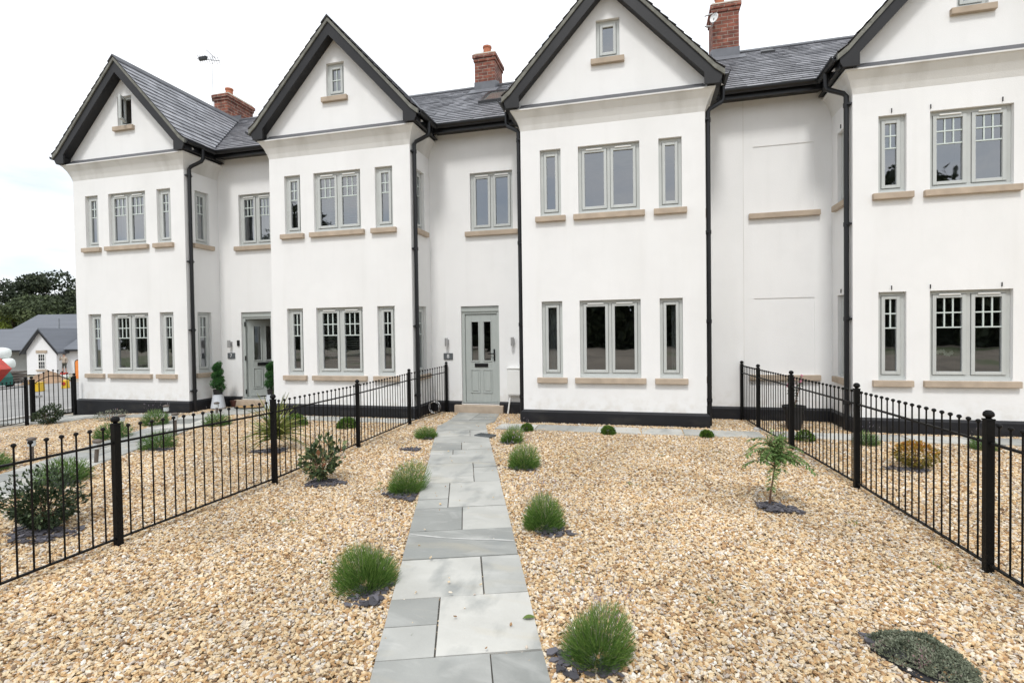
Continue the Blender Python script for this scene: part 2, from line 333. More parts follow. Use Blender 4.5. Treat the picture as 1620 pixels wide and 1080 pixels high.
def tag(o, label=None, cat=None, group=None, kind=None):
    if label: o['label'] = label
    if cat: o['category'] = cat
    if group: o['group'] = group
    if kind: o['kind'] = kind
    return o
def empty(name, loc=(0, 0, 0), label=None, cat=None, group=None, rz=0):
    o = bpy.data.objects.new(name, None); COL.objects.link(o); o.location = loc; o.rotation_euler.z = rz
    o.empty_display_size = 0.2
    return tag(o, label, cat, group)
def relink(o, parent):
    """parent keeping the world position (parents here have translation only)"""
    o.parent = parent; o.location = Vector(o.location) - Vector(parent.location)
    return o
def P(mb, name, m, parent, **k):
    """build a part in world coordinates under a parent that stands at its own location"""
    bpar = parent
    off = Vector((0, 0, 0)); q = parent
    while q is not None: off += Vector(q.location); q = q.parent
    mb.v = [tuple(Vector(v) - off) for v in mb.v]
    return mb.build(name, m, bpar, **k)

def gz(x):      # terrain: level gardens, falling gently away to the left
    return 0.03 - 0.04 * max(0.0, min(-8.6 - x, 55))

# ---------------------------------------------------------------- camera, world, sun
cam = bpy.data.cameras.new('camera'); co = bpy.data.objects.new('camera', cam); COL.objects.link(co); sc.camera = co
cam.sensor_width = 36; cam.lens = 818.05 / 1620 * 36; cam.clip_end = 2000; cam.clip_start = 0.05
yaw, pitch, roll = 0.24802, -0.01916, -0.0138
fw = Vector((-sin(yaw) * cos(pitch), cos(yaw) * cos(pitch), sin(pitch)))
rt = Vector((cos(yaw), sin(yaw), 0)); up = rt.cross(fw)
r2 = rt * cos(roll) + up * sin(roll); u2 = up * cos(roll) - rt * sin(roll)
co.matrix_world = Matrix(((r2.x, u2.x, -fw.x, 0), (r2.y, u2.y, -fw.y, -8.60851), (r2.z, u2.z, -fw.z, 1.58043), (0, 0, 0, 1)))

SUN_EL, SUN_AZ = R(57), R(1)       # azimuth measured from straight in front of the houses, towards the right
w = bpy.data.worlds.new('World'); sc.world = w; w.use_nodes = True
nt = w.node_tree; N = nt.nodes; L = nt.links; bg = N['Background']
sky = N.new('ShaderNodeTexSky'); sky.sky_type = 'NISHITA'; sky.sun_disc = False
sky.sun_elevation = SUN_EL; sky.sun_rotation = pi - SUN_AZ
sky.dust_density = 2.0
tc = N.new('ShaderNodeTexCoord'); mp = N.new('ShaderNodeMapping'); mp.inputs['Scale'].default_value = (1.0, 1.0, 4.0)
L.new(tc.outputs['Generated'], mp.inputs['Vector'])
n1 = N.new('ShaderNodeTexNoise'); n1.inputs['Scale'].default_value = 2.3; n1.inputs['Detail'].default_value = 7; n1.inputs['Roughness'].default_value = 0.55
L.new(mp.outputs['Vector'], n1.inputs['Vector'])
cr = N.new('ShaderNodeMapRange'); cr.inputs['From Min'].default_value = 0.30; cr.inputs['From Max'].default_value = 0.52
cr.inputs['To Min'].default_value = 0.55; cr.inputs['To Max'].default_value = 1.0
L.new(n1.outputs['Fac'], cr.inputs['Value'])
n2 = N.new('ShaderNodeTexNoise'); n2.inputs['Scale'].default_value = 3.1; n2.inputs['Detail'].default_value = 6
mp2 = N.new('ShaderNodeMapping'); mp2.inputs['Scale'].default_value = (1.0, 1.0, 3.0); mp2.inputs['Location'].default_value = (4, 2, 7)
L.new(tc.outputs['Generated'], mp2.inputs['Vector']); L.new(mp2.outputs['Vector'], n2.inputs['Vector'])
cc = N.new('ShaderNodeValToRGB'); cc.color_ramp.elements[0].position = 0.3; cc.color_ramp.elements[1].position = 0.6
cc.color_ramp.elements[0].color = (7.0, 7.9, 8.9, 1); cc.color_ramp.elements[1].color = (9.8, 9.8, 9.85, 1)
L.new(n2.outputs['Fac'], cc.inputs['Fac'])
mx = N.new('ShaderNodeMix'); mx.data_type = 'RGBA'
L.new(cr.outputs['Result'], mx.inputs['Factor']); L.new(sky.outputs[0], mx.inputs[6]); L.new(cc.outputs['Color'], mx.inputs[7])
L.new(mx.outputs[2], bg.inputs['Color']); bg.inputs['Strength'].default_value = 0.105

sl = bpy.data.lights.new('sun', 'SUN'); so = bpy.data.objects.new('sun', sl); COL.objects.link(so)
sl.energy = 1.5; sl.angle = R(10); sl.color = (1.0, 0.98, 0.95)
sd = Vector((sin(SUN_AZ) * cos(SUN_EL), -cos(SUN_AZ) * cos(SUN_EL), sin(SUN_EL)))
so.rotation_euler = sd.to_track_quat('Z', 'Y').to_euler(); so.location = (0, -20, 30)
sc.view_settings.view_transform = 'Standard'; sc.view_settings.look = 'None'
sc.view_settings.exposure = 0.5; sc.view_settings.gamma = 1
sc.cycles.max_bounces = 8; sc.cycles.transparent_max_bounces = 16

# ---------------------------------------------------------------- ground and paths
def sheet(name, poly_rows, m, kind='structure', dz=0.0, cells=1):
    mb = MB()
    for poly in poly_rows: mb.face([(x, y, gz(x) + dz) for x, y in poly])
    return tag(mb.build(name, m), kind=kind)
g = MB()
xs = [-500, -63.6, -30, -12, -8.6, 2, 12, 400]; ys = [-120, -20, -9, 4, 20, 60, 500]
for i in range(len(xs) - 1):
    for j in range(len(ys) - 1):
        g.face([(xs[a], ys[b], gz(xs[a]) - 0.035) for a, b in ((i, j), (i + 1, j), (i + 1, j + 1), (i, j + 1))])
tag(g.build('ground', M['soil']), kind='structure')
gb = MB()
xs = [-11.7, -10, -8.6, -4, 0, 4, 9]
for i in range(len(xs) - 1):
    gb.face([(xs[i], -9.5, gz(xs[i]) - 0.022), (xs[i + 1], -9.5, gz(xs[i + 1]) - 0.022), (xs[i + 1], 0.9, gz(xs[i + 1]) - 0.022), (xs[i], 0.9, gz(xs[i]) - 0.022)])
tag(gb.build('gravel_bed', M['gravel_bed']), kind='structure')
sheet('road', [[(-46, -3), (-12.9, -7), (-12.9, 0.6), (-13.6, 4.5), (-46, 21)]], M['tarmac'], dz=-0.012)
sheet('grass_verge', [[(-30, -3.0), (-14.4, -4.0), (-14.6, -1.4), (-30, 1.2)]], M['verge_grass'], dz=-0.004)
kb = MB()
kp = [(-12.75, -7.0), (-12.75, -0.9), (-13.45, 1.1), (-14.2, 4.5)]
for a, b in zip(kp[:-1], kp[1:]):
    d = Vector((b[0] - a[0], b[1] - a[1], 0)); n = Vector((-d.y, d.x, 0)).normalized() * 0.06
    A = Vector((*a, gz(a[0]))); B = Vector((*b, gz(b[0]))); h = Vector((0, 0, 0.06)); lo = Vector((0, 0, -0.1))
    kb.prism([(0, 0), (1, 0), (1, 1), (0, 1)], lambda p, s: (A if p[0] == 0 else B) + (h if p[1] else lo) + n * (1 if s else -1))
tag(kb.build('road_kerb', M['kerb'], recalc=True), kind='structure')

# flagstone path: rows (s0, s1, [cross splits]) in the path's own skewed frame
rr = random.Random(5)
def slab(mb, corners, top, tint, th=0.04, j=0.0045, split=None):
    c = sum((Vector(p) for p in corners), Vector((0, 0))) / len(corners)
    q = []
    for p in corners:
        v = Vector(p) - c; q.append(c + v * (1 - j * 1.6 / max(v.length, .05)) + Vector((rr.uniform(-.002, .002), rr.uniform(-.002, .002))))
    dz = rr.uniform(-.002, .003)
    mb.prism(q, lambda p, s: (p[0], p[1], top(p[0]) + dz - (th if s else 0)), tint)
def paved(name, origin, ang, slabs, label_kind='structure', top=0.018, extra=None):
    mb = MB(); d = Vector((sin(ang), cos(ang))); n = Vector((cos(ang), -sin(ang))); o = Vector(origin)
    tf = lambda x: gz(x) + top
    for s0, s1, c0, c1, t in slabs:
        if t is None: t = rr.random()
        slab(mb, [o + d * s0 + n * c0, o + d * s0 + n * c1, o + d * s1 + n * c1, o + d * s1 + n * c0], tf, t)
    if extra: extra(mb, tf)
    bed = MB(); mbx_ = max(q[1] for q in slabs); mnx_ = min(q[0] for q in slabs); wd_b = max(q[3] for q in slabs)
    bed.face([(*(o + d * q0 + n * q1), tf((o + d * q0 + n * q1).x) - .007) for q0, q1 in ((mnx_, .006), (mnx_, wd_b - .006), (mbx_ - .006, wd_b - .006), (mbx_ - .006, .006))])
    tag(bed.build(name + '_mortar', M['joint']), kind=label_kind)
    ob = mb.build(name, M['slab'], bevel=0.003, recalc=True)
    return tag(ob, kind=label_kind)
W = 0.80
main = [(-1.6, -0.95, 0, .42, None), (-1.6, -0.95, .42, W, None), (-0.95, -0.42, 0, W, .4), (-0.42, 0, 0, .545, .35), (-0.42, 0, .545, W, .12),
        (0, .28, 0, .281, .6), (.28, .56, 0, .281, .3), (0, .56, .281, W, .9), (.56, 1.08, 0, .538, .8), (.56, 1.08, .538, W, .55),
        (1.08, 1.57, 0, W, .2), (1.57, 2.10, 0, .41, .15), (1.57, 2.10, .41, W, .72), (2.10, 2.34, 0, .284, .5), (2.34, 2.85, 0, .284, .6),
        (2.10, 2.85, .284, W, .7), (2.85, 3.07, 0, .533, .75), (3.07, 3.63, 0, .533, .62), (2.85, 3.42, .533, W, .6), (3.42, 3.63, .533, W, .5),
        (3.63, 4.07, 0, W, .58), (4.07, 4.33, 0, .29, .66), (4.07, 4.33, .29, W, .55), (4.33, 4.77, 0, .40, .25), (4.33, 4.77, .40, W, .6),
        (4.77, 5.19, 0, W, .55), (5.19, 5.66, 0, .525, .7), (5.19, 5.66, .525, W, .62), (5.66, 6.18, 0, W, .45)]
A19 = -0.343
def landing(mb, tf):
    for poly, t in (([(-3.27, -.62), (-2.52, -.35), (-2.47, -.10), (-3.30, -.10)], .4), ([(-3.30, -.10), (-2.95, -.10), (-2.98, .70), (-3.42, .70)], .5),
                    ([(-2.95, -.10), (-2.47, -.10), (-2.55, .38), (-2.97, .30)], .12), ([(-2.97, .30), (-2.55, .38), (-2.62, .70), (-2.98, .70)], .3)):
        slab(mb, poly, tf, t)
paved('garden_path', (-1.232, -6.457), A19, main, extra=landing)
# quartz streak across one slab: a real thin inlay in the stone
vn = MB(); d = Vector((sin(A19), cos(A19))); n_ = Vector((cos(A19), -sin(A19))); o_ = Vector((-1.232, -6.457))
pts = [(.02, 1.52, .006), (.13, 1.475, .012), (.22, 1.44, .010), (.30, 1.41, .004), (.40, 1.385, .010), (.5, 1.365, .012), (.62, 1.345, .008), (.70, 1.325, .013), (.785, 1.30, .007)]
for a, b in zip(pts[:-1], pts[1:]):
    q = [o_ + n_ * a[0] + d * (a[1] - a[2]), o_ + n_ * b[0] + d * (b[1] - b[2]), o_ + n_ * b[0] + d * (b[1] + b[2]), o_ + n_ * a[0] + d * (a[1] + a[2])]
    vn.face([(p.x, p.y, 0.0535) for p in q])
tag(vn.build('garden_path_quartz_vein', M['vein']), kind='structure')
def auto_slabs(s0, s1, wd, lo=.35, hi=.6):
    out = []; s = s0
    while s < s1 - .1:
        e = min(s1, s + rr.uniform(lo, hi)); c = rr.choice([None, .35, .5, .65])
        if c is None: out.append((s, e, 0, wd, None))
        else: out += [(s, e, 0, wd * c, None), (s, e, wd * c, wd, None)]
        s = e
    return out
def landing7(mb, tf):
    for poly, t in (([(-8.45, -.55), (-7.55, -.15), (-7.5, .3), (-8.5, .2)], .6), ([(-8.5, .2), (-8.05, .22), (-8.05, .7), (-8.5, .7)], .45), ([(-8.05, .22), (-7.5, .3), (-7.5, .7), (-8.05, .7)], .7)):
        slab(mb, poly, tf, t)
paved('garden_path_next_door', (-6.30, -6.35), -0.373, auto_slabs(0, 6.3, .82), extra=landing7)
def strip(name, x0, x1, y0, y1):
    sl = []; x = x0
    while x < x1 - .05:
        e = min(x1, x + rr.uniform(.42, .75)); sl.append((x, e)); x = e
    mb = MB()
    for a, b in sl: slab(mb, [(a, y0), (b, y0), (b + rr.uniform(-.05, .05) * (b < x1), y1), (a, y1)], lambda x: gz(x) + .014, rr.uniform(.3, .9))
    tag(mb.build(name, M['slab'], bevel=.004, recalc=True), kind='structure')
strip('house_strip_path', -2.30, 1.66, -.74, -.27)
strip('house_strip_path_next_door', -7.0, -3.95, -.52, -.12)
strip('house_strip_path_far_side', 1.80, 7.5, -.68, -.22)
strip('house_strip_path_end_house', -12.4, -9.0, -.60, -.14)
strip('house_gate_path', -12.9, -10.9, -1.15, -.62)

fl = MB()
for k in range(6):
    a0, a1 = k / 6, (k + 1) / 6; wv = lambda t: .018 * sin(pi * t) ** .8; hz_ = lambda t: .004 + .008 * sin(pi * t)
    for sgn in (1, -1): fl.face([(-.035 + .07 * a0, 0, hz_(a0) - .003), (-.035 + .07 * a1, 0, hz_(a1) - .003), (-.035 + .07 * a1, sgn * wv(a1), hz_(a1)), (-.035 + .07 * a0, sgn * wv(a0), hz_(a0))])
fl_o = fl.build('fallen_leaf', M['weed'], merge=True); fl_o.location = (-.60, -5.95, .054); fl_o.rotation_euler.z = .4; fl_s = fl_o.modifiers.new('thickness', 'SOLIDIFY'); fl_s.thickness = .0008
tag(fl_o, 'single green fallen leaf lying on the right edge of a pale slab', 'leaf')
# gravel: loose flint pebbles scattered over the beds by geometry nodes
def gravel_nodes():
    ng = bpy.data.node_groups.new('gravel_scatter', 'GeometryNodeTree')
    ng.interface.new_socket('Geometry', in_out='INPUT', socket_type='NodeSocketGeometry')
    ng.interface.new_socket('Density', in_out='INPUT', socket_type='NodeSocketFloat')
    ng.interface.new_socket('Size', in_out='INPUT', socket_type='NodeSocketFloat')
    ng.interface.new_socket('Seed', in_out='INPUT', socket_type='NodeSocketInt')
    ng.interface.new_socket('Geometry', in_out='OUTPUT', socket_type='NodeSocketGeometry')
    N = ng.nodes; L = ng.links
    gi = N.new('NodeGroupInput'); go = N.new('NodeGroupOutput')
    dp = N.new('GeometryNodeDistributePointsOnFaces')
    L.new(gi.outputs['Geometry'], dp.inputs['Mesh']); L.new(gi.outputs['Density'], dp.inputs['Density']); L.new(gi.outputs['Seed'], dp.inputs['Seed'])
    g2i = N.new('GeometryNodeGeometryToInstance')
    for k in range(6):
        ic = N.new('GeometryNodeMeshIcoSphere'); ic.inputs['Radius'].default_value = 0.95; ic.inputs['Subdivisions'].default_value = 2
        ps = N.new('GeometryNodeInputPosition'); ad = N.new('ShaderNodeVectorMath'); ad.inputs[1].default_value = (k * 7.3, k * 3.1, k * 5.7)
        L.new(ps.outputs[0], ad.inputs[0])
        nz = N.new('ShaderNodeTexNoise'); nz.inputs['Scale'].default_value = 0.95; nz.inputs['Detail'].default_value = 1.5; L.new(ad.outputs[0], nz.inputs['Vector'])
        sb = N.new('ShaderNodeVectorMath'); sb.operation = 'SUBTRACT'; sb.inputs[1].default_value = (.5, .5, .5); L.new(nz.outputs['Color'], sb.inputs[0])
        ml = N.new('ShaderNodeVectorMath'); ml.operation = 'SCALE'; ml.inputs['Scale'].default_value = 2.3; L.new(sb.outputs[0], ml.inputs[0])
        sp = N.new('GeometryNodeSetPosition'); L.new(ic.outputs['Mesh'], sp.inputs['Geometry']); L.new(ml.outputs[0], sp.inputs['Offset'])
        tf = N.new('GeometryNodeTransform'); tf.inputs['Scale'].default_value = (1.0, 0.62 + .06 * (k % 3), 0.42 + .05 * (k % 2))
        L.new(sp.outputs[0], tf.inputs['Geometry'])
        sm = N.new('GeometryNodeSetMaterial'); sm.inputs['Material'].default_value = M['pebble']; L.new(tf.outputs[0], sm.inputs['Geometry'])
        L.new(sm.outputs[0], g2i.inputs[0])
    iop = N.new('GeometryNodeInstanceOnPoints'); L.new(dp.outputs['Points'], iop.inputs['Points']); L.new(g2i.outputs[0], iop.inputs['Instance'])
    iop.inputs['Pick Instance'].default_value = True
    ri = N.new('FunctionNodeRandomValue'); ri.data_type = 'INT'; ri.inputs[4].default_value = 0; ri.inputs[5].default_value = 5
    L.new(ri.outputs[2], iop.inputs['Instance Index'])
    rv = N.new('FunctionNodeRandomValue'); rv.data_type = 'FLOAT_VECTOR'
    rv.inputs[0].default_value = (-.6, -.6, 0); rv.inputs[1].default_value = (.6, .6, 6.283); rv.inputs['Seed'].default_value = 3
    L.new(rv.outputs[0], iop.inputs['Rotation'])
    rs = N.new('FunctionNodeRandomValue'); rs.data_type = 'FLOAT'; rs.inputs[2].default_value = .55; rs.inputs[3].default_value = 1.35; rs.inputs['Seed'].default_value = 9
    mu = N.new('ShaderNodeMath'); mu.operation = 'MULTIPLY'; L.new(rs.outputs[1], mu.inputs[0]); L.new(gi.outputs['Size'], mu.inputs[1])
    L.new(mu.outputs[0], iop.inputs['Scale'])
    # lift some pebbles so the layer is uneven
    rz = N.new('FunctionNodeRandomValue'); rz.data_type = 'FLOAT_VECTOR'; rz.inputs[0].default_value = (0, 0, -.004); rz.inputs[1].default_value = (0, 0, .015); rz.inputs['Seed'].default_value = 21
    ti = N.new('GeometryNodeTranslateInstances'); ti.inputs['Local Space'].default_value = False
    L.new(iop.outputs[0], ti.inputs['Instances']); L.new(rz.outputs[0], ti.inputs['Translation'])
    L.new(ti.outputs[0], go.inputs[0])
    return ng
GN = gravel_nodes()
def gravel(name, polys, density, size, seed):
    mb = MB()
    def gh(x, y): return gz(x) - .010 + .010 * mnoise.noise((x * 1.7, y * 1.7, 2)) + .006 * mnoise.noise((x * 5, y * 5, 7))
    for poly in polys:          # gently uneven surface, cut into small cells
        A, B, C_, D = [Vector(p) for p in poly]; nu = max(1, round((B - A).length / .22)); nv = max(1, round((D - A).length / .22))
        pt = lambda u, v: (A.lerp(B, u)).lerp(D.lerp(C_, u), v)
        for i in range(nu):
            for j in range(nv):
                q = [pt(i / nu, j / nv), pt((i + 1) / nu, j / nv), pt((i + 1) / nu, (j + 1) / nv), pt(i / nu, (j + 1) / nv)]
                mb.face([(p.x, p.y, gh(p.x, p.y)) for p in q])
    o = tag(mb.build(name, M['gravel_bed']), kind='stuff')
    md = o.modifiers.new('scatter', 'NODES'); md.node_group = GN
    it = {s.name: s.identifier for s in GN.interface.items_tree if s.in_out == 'INPUT'}
    md[it['Density']] = float(density); md[it['Size']] = float(size); md[it['Seed']] = seed
    return o
gravel('gravel', [[(-4.6, -7.6), (2.9, -7.6), (2.9, -3.6), (-4.6, -3.6)]], 7600, .0122, 1)
gravel('gravel', [[(-4.6, -3.6), (2.9, -3.6), (2.9, .86), (-4.6, .86)], [(2.9, -5.2), (6.2, -5.2), (6.2, .86), (2.9, .86)],
                  [(-8.6, -7.4), (-4.6, -7.4), (-4.6, .86), (-8.6, .86)], [(-11.3, -3.2), (-8.6, -7.4), (-8.6, .86), (-11.3, .3)]], 4300, .0142, 2)

st_p = [Vector((-1.232, -6.457)) + d * a_ + n_ * b_ for a_, b_ in ((-.9, -.02), (-.9, .82), (6.1, .82), (6.1, -.02))]
mbp = MB(); mbp.face([(p.x, p.y, .058) for p in (st_p[0], st_p[1], st_p[2], st_p[3])])
so_ = tag(mbp.build('gravel', M['gravel_bed']), kind='stuff'); md = so_.modifiers.new('scatter', 'NODES'); md.node_group = GN
for k_, v_ in (('Density', 7.0), ('Size', .009), ('Seed', 5)): md[{s_.name: s_.identifier for s_ in GN.interface.items_tree if s_.in_out == 'INPUT'}[k_]] = v_
# ---------------------------------------------------------------- the terrace
PER = 4.98; BW = 2.95; YR = 0.86
BX = {0: -11.955, 1: -6.975, 2: -1.985, 3: 2.995}
ZC0, ZC1, FL = 4.96, 5.28, 0.14           # cornice bottom, top, flare
ZTOP_REC = 5.42

def wall_panel(mb, o, u, n, width, z0, z1, holes, depth=0.11):
    """rendered wall with window openings and their reveals. o = left bottom origin (x,y), u along, n outward"""
    us = sorted({0, width, *[h[0] for h in holes], *[h[1] for h in holes]}); zs = sorted({z0, z1, *[h[2] for h in holes], *[h[3] for h in holes]})
    pt = lambda a, z, q=0: (o[0] + u[0] * a + n[0] * q, o[1] + u[1] * a + n[1] * q, z)
    for i in range(len(us) - 1):
        for j in range(len(zs) - 1):
            cu = (us[i] + us[i + 1]) / 2; cz = (zs[j] + zs[j + 1]) / 2
            if any(h[0] < cu < h[1] and h[2] < cz < h[3] for h in holes): continue
            mb.face([pt(us[i], zs[j]), pt(us[i + 1], zs[j]), pt(us[i + 1], zs[j + 1]), pt(us[i], zs[j + 1])])
    for a, b, c, d in holes:
        mb.face([pt(a, c), pt(a, d), pt(a, d, -depth), pt(a, c, -depth)]); mb.face([pt(b, d), pt(b, c), pt(b, c, -depth), pt(b, d, -depth)])
        mb.face([pt(a, d), pt(b, d), pt(b, d, -depth), pt(a, d, -depth)]); mb.face([pt(b, c), pt(a, c), pt(a, c, -depth), pt(b, c, -depth)])

wr = random.Random(21)
def window(house, o, u, n, w_, z0, z1, casements=2, bars=None, drape=None, vent=True, sill=None, opened=False, hooks=False, name='window'):
    """frame + sash mesh with pane, sill, glazing_bar and curtain sub-parts; (o = left jamb point on the wall face)"""
    ux, uy = u; nx, ny = n
    def pt(a, q, z): return Vector((o[0] + ux * a + nx * q, o[1] + uy * a + ny * q, z))
    def slabx(mb, a0, a1, q0, q1, za, zb):
        vs = [pt(a, q, z) for z in (za, zb) for q in (q0, q1) for a in (a0, a1)]
        i = len(mb.v); mb.v += [tuple(v) for v in vs]
        for f in ((0, 1, 3, 2), (4, 6, 7, 5), (0, 4, 5, 1), (2, 3, 7, 6), (0, 2, 6, 4), (1, 5, 7, 3)):
            mb.f.append(tuple(i + k for k in f)); mb.t.append(.5); mb.mi.append(mb.cur)
    fr = MB(); t = .052; qb, qf = -.115, -.060
    slabx(fr, 0, t, qb, qf, z0, z1); slabx(fr, w_ - t, w_, qb, qf, z0, z1)
    slabx(fr, t, w_ - t, qb, qf, z1 - t, z1); slabx(fr, t, w_ - t, qb, qf, z0, z0 + .075)
    slabx(fr, 0, w_, qf + .001, qf + .03, z0 + .002, z0 + .038)          # sub-sill
    cells = []
    inner0, inner1 = t, w_ - t
    if casements == 2:
        mid = w_ / 2; slabx(fr, mid - .026, mid + .026, qb, qf, z0 + .075, z1 - t)
        cells = [(inner0, mid - .026), (mid + .026, inner1)]
    else: cells = [(inner0, inner1)]
    panes = MB(); bar = MB(); vents = []
    sw = .046; gap = .005
    lm = []
    for a0, a1 in cells:
        sa, sb = a0 + gap, a1 - gap; sz0, sz1 = z0 + .075 + gap, z1 - t - gap
        q0, q1 = qb + .012, qf + .014
        if not opened:
            slabx(fr, sa, sa + sw, q0, q1, sz0, sz1); slabx(fr, sb - sw, sb, q0, q1, sz0, sz1)
            slabx(fr, sa + sw, sb - sw, q0, q1, sz0, sz0 + sw); slabx(fr, sa + sw, sb - sw, q0, q1, sz1 - sw, sz1)
            g0, g1, h0, h1 = sa + sw, sb - sw, sz0 + sw, sz1 - sw
            qg = (q0 + q1) / 2
            panes.face([pt(g0, qg, h0), pt(g1, qg, h0), pt(g1, qg, h1), pt(g0, qg, h1)])
            if bars:
                cols, rows, frac = bars
                hb = h1 - (h1 - h0) * frac
                rowz = [h1 - (h1 - hb) * (k + 1) / rows for k in range(rows)]
                for z in rowz:
                    if z > h0 + .02: slabx(bar, g0, g1, qg + .002, qg + .013, z - .009, z + .009)
                for k in range(1, cols):
                    a = g0 + (g1 - g0) * k / cols; slabx(bar, a - .009, a + .009, qg + .002, qg + .0115, hb, h1)
        else:      # one sash swung open outwards on its right-hand side
            W2 = sb - sa; th = R(62)
            c_, s_ = cos(th), sin(th)
            def hp(a, q, z): return pt(sa + .14 + a * c_ - q * s_, q1 + a * s_ * 1 + q * c_, z)
            def hs(a0_, a1_, za, zb):
                vs = [hp(a, q, z) for z in (za, zb) for q in (0, .045) for a in (a0_, a1_)]
                i = len(fr.v); fr.v.extend(tuple(v) for v in vs)
                for f in ((0, 1, 3, 2), (4, 6, 7, 5), (0, 4, 5, 1), (2, 3, 7, 6), (0, 2, 6, 4), (1, 5, 7, 3)):
                    fr.f.append(tuple(i + k for k in f)); fr.t.append(.5); fr.mi.append(0)
            hs(0, sw, sz0, sz1); hs(W2 - sw, W2, sz0, sz1); hs(sw, W2 - sw, sz0, sz0 + sw); hs(sw, W2 - sw, sz1 - sw, sz1)
            panes.face([hp(sw, .02, sz0 + sw), hp(W2 - sw, .02, sz0 + sw), hp(W2 - sw, .02, sz1 - sw), hp(sw, .02, sz1 - sw)])
        if vent and not opened and (sb - sa) > .3:
            vt = MB(); vents.append(vt); m_ = (sa + sb) / 2; slabx(vt, m_ - .13, m_ + .13, qf + .014, qf + .03, sz1 - .006, sz1 + .012)
    wo = P(fr, name, M['sage'], house, bevel=.004)
    P(panes, 'pane', M['glass'], wo)
    if bar.v: P(bar, 'glazing_bar', M['bar'], wo)
    for vt in vents: P(vt, 'trickle_vent', M['white_plastic'], wo)
    if sill:
        sm = MB(); sl_, sr_ = sill
        slabx(sm, sl_, sr_, -.075, .062, z0 - .092, z0 - .001)
        P(sm, 'sill', M['sill'], wo, bevel=.008)
    if hooks:
        hk = MB()
        for a in ((.16,) if w_ < .6 else (.0, w_ * .86)):
            slabx(hk, a, a + .009, .001, .014, z1 + .03, z1 + .09)
        P(hk, 'hanging_hook', M['black_pvc'], wo)
    if drape:
        cm = MB(); kind = drape
        if kind.startswith('blind'):
            z = z1 - .06
            while z > z0 + .06:
                cm.face([pt(.03, -.20, z), pt(w_ - .03, -.20, z), pt(w_ - .03, -.235, z + .022), pt(.03, -.235, z + .022)]); z -= .045
            P(cm, 'blind', M['blind'], wo)
            cm = MB(); kind = 'sides'
        spans = {'full': [(0.0, w_)], 'sides': [(0.0, w_ * .2), (w_ * .8, w_)], 'left': [(0, w_ * .5)], 'right': [(w_ * .55, w_)], 'net': [(0, w_)], 'grey': [(0, w_ * .22), (w_ * .78, w_)], 'greyfull': [(0, w_)],
                 'inner': [(w_ * .12, w_ * .2), (w_ * .62, w_ * .7)]}[kind]
        for a0, a1 in spans:
            cm = MB(); k = max(6, int((a1 - a0) / .018)); ph = wr.uniform(0, 6)
            for i in range(k):
                b0 = a0 + (a1 - a0) * i / k; b1 = a0 + (a1 - a0) * (i + 1) / k
                f = lambda b: -.27 + .022 * sin(b * 62 + ph) + .01 * sin(b * 23 + ph)
                cm.face([pt(b0, f(b0), z0 - .05), pt(b1, f(b1), z0 - .05), pt(b1, f(b1), z1 + .02), pt(b0, f(b0), z1 + .02)])
            P(cm, 'curtain', M['curtain_grey'] if drape.startswith('grey') else M['curtain'], wo, smooth=True)
    return wo

def slates(mb, o, u, prof, length, seed, expo=.165, wd=.25, skip=None):
    """slate courses: o = eave-start origin on plan; u = unit along the eaves (3-D); prof = list of 3-D offsets from eave up to ridge"""
    r = random.Random(seed); u = Vector(u); o = Vector(o)
    seg = []; tot = 0
    for a, b in zip(prof[:-1], prof[1:]):
        a = Vector(a); b = Vector(b); l = (b - a).length; seg.append((tot, tot + l, a, b)); tot += l
    def at(s):
        for s0, s1, a, b in seg:
            if s <= s1 + 1e-6: return a + (b - a) * ((s - s0) / (s1 - s0)), (b - a).normalized()
        return seg[-1][3], (seg[-1][3] - seg[-1][2]).normalized()
    nc = max(1, round(tot / expo)); e = tot / nc
    for c in range(nc):
        p0, d0 = at(c * e); p1, d1 = at((c + 1) * e)
        nrm = d0.cross(u).normalized()
        if nrm.z < 0: nrm = -nrm
        x = -(c % 2) * wd / 2 - r.uniform(0, .02)
        while x < length:
            a = max(0, x); b = min(length, x + wd * r.uniform(.93, 1.07)); x = b if x + wd > 0 else x + wd
            if b <= a + .01:
                x = max(x, a + .01); continue
            h = nrm * (.016 + r.uniform(-.003, .005)); h2 = nrm * r.uniform(-.001, .002)
            A = o + u * (a + .002) + p0 + h; B = o + u * (b - .002) + p0 + h; Cc = o + u * (b - .002) + p1 + h2; D = o + u * (a + .002) + p1 + h2
            t = min(1, max(0, r.gauss(.45, .22)))
            mb.face([A, B, Cc, D], t); mb.face([A - h * 1.4, B - h * 1.4, B, A], t * .55)
            x = b

ROOF_PR = [(1.74, 5.49), (1.60, 5.60), (1.45, 5.77), (0.0, 7.335)]     # gable slope: half-width, height
def interp_pr(x):
    x = abs(x)
    for (x1, z1), (x0, z0) in zip(ROOF_PR[:-1], ROOF_PR[1:]):
        if x0 <= x <= x1: return z0 + (z1 - z0) * (x - x0) / (x1 - x0)
    return ROOF_PR[0][1]

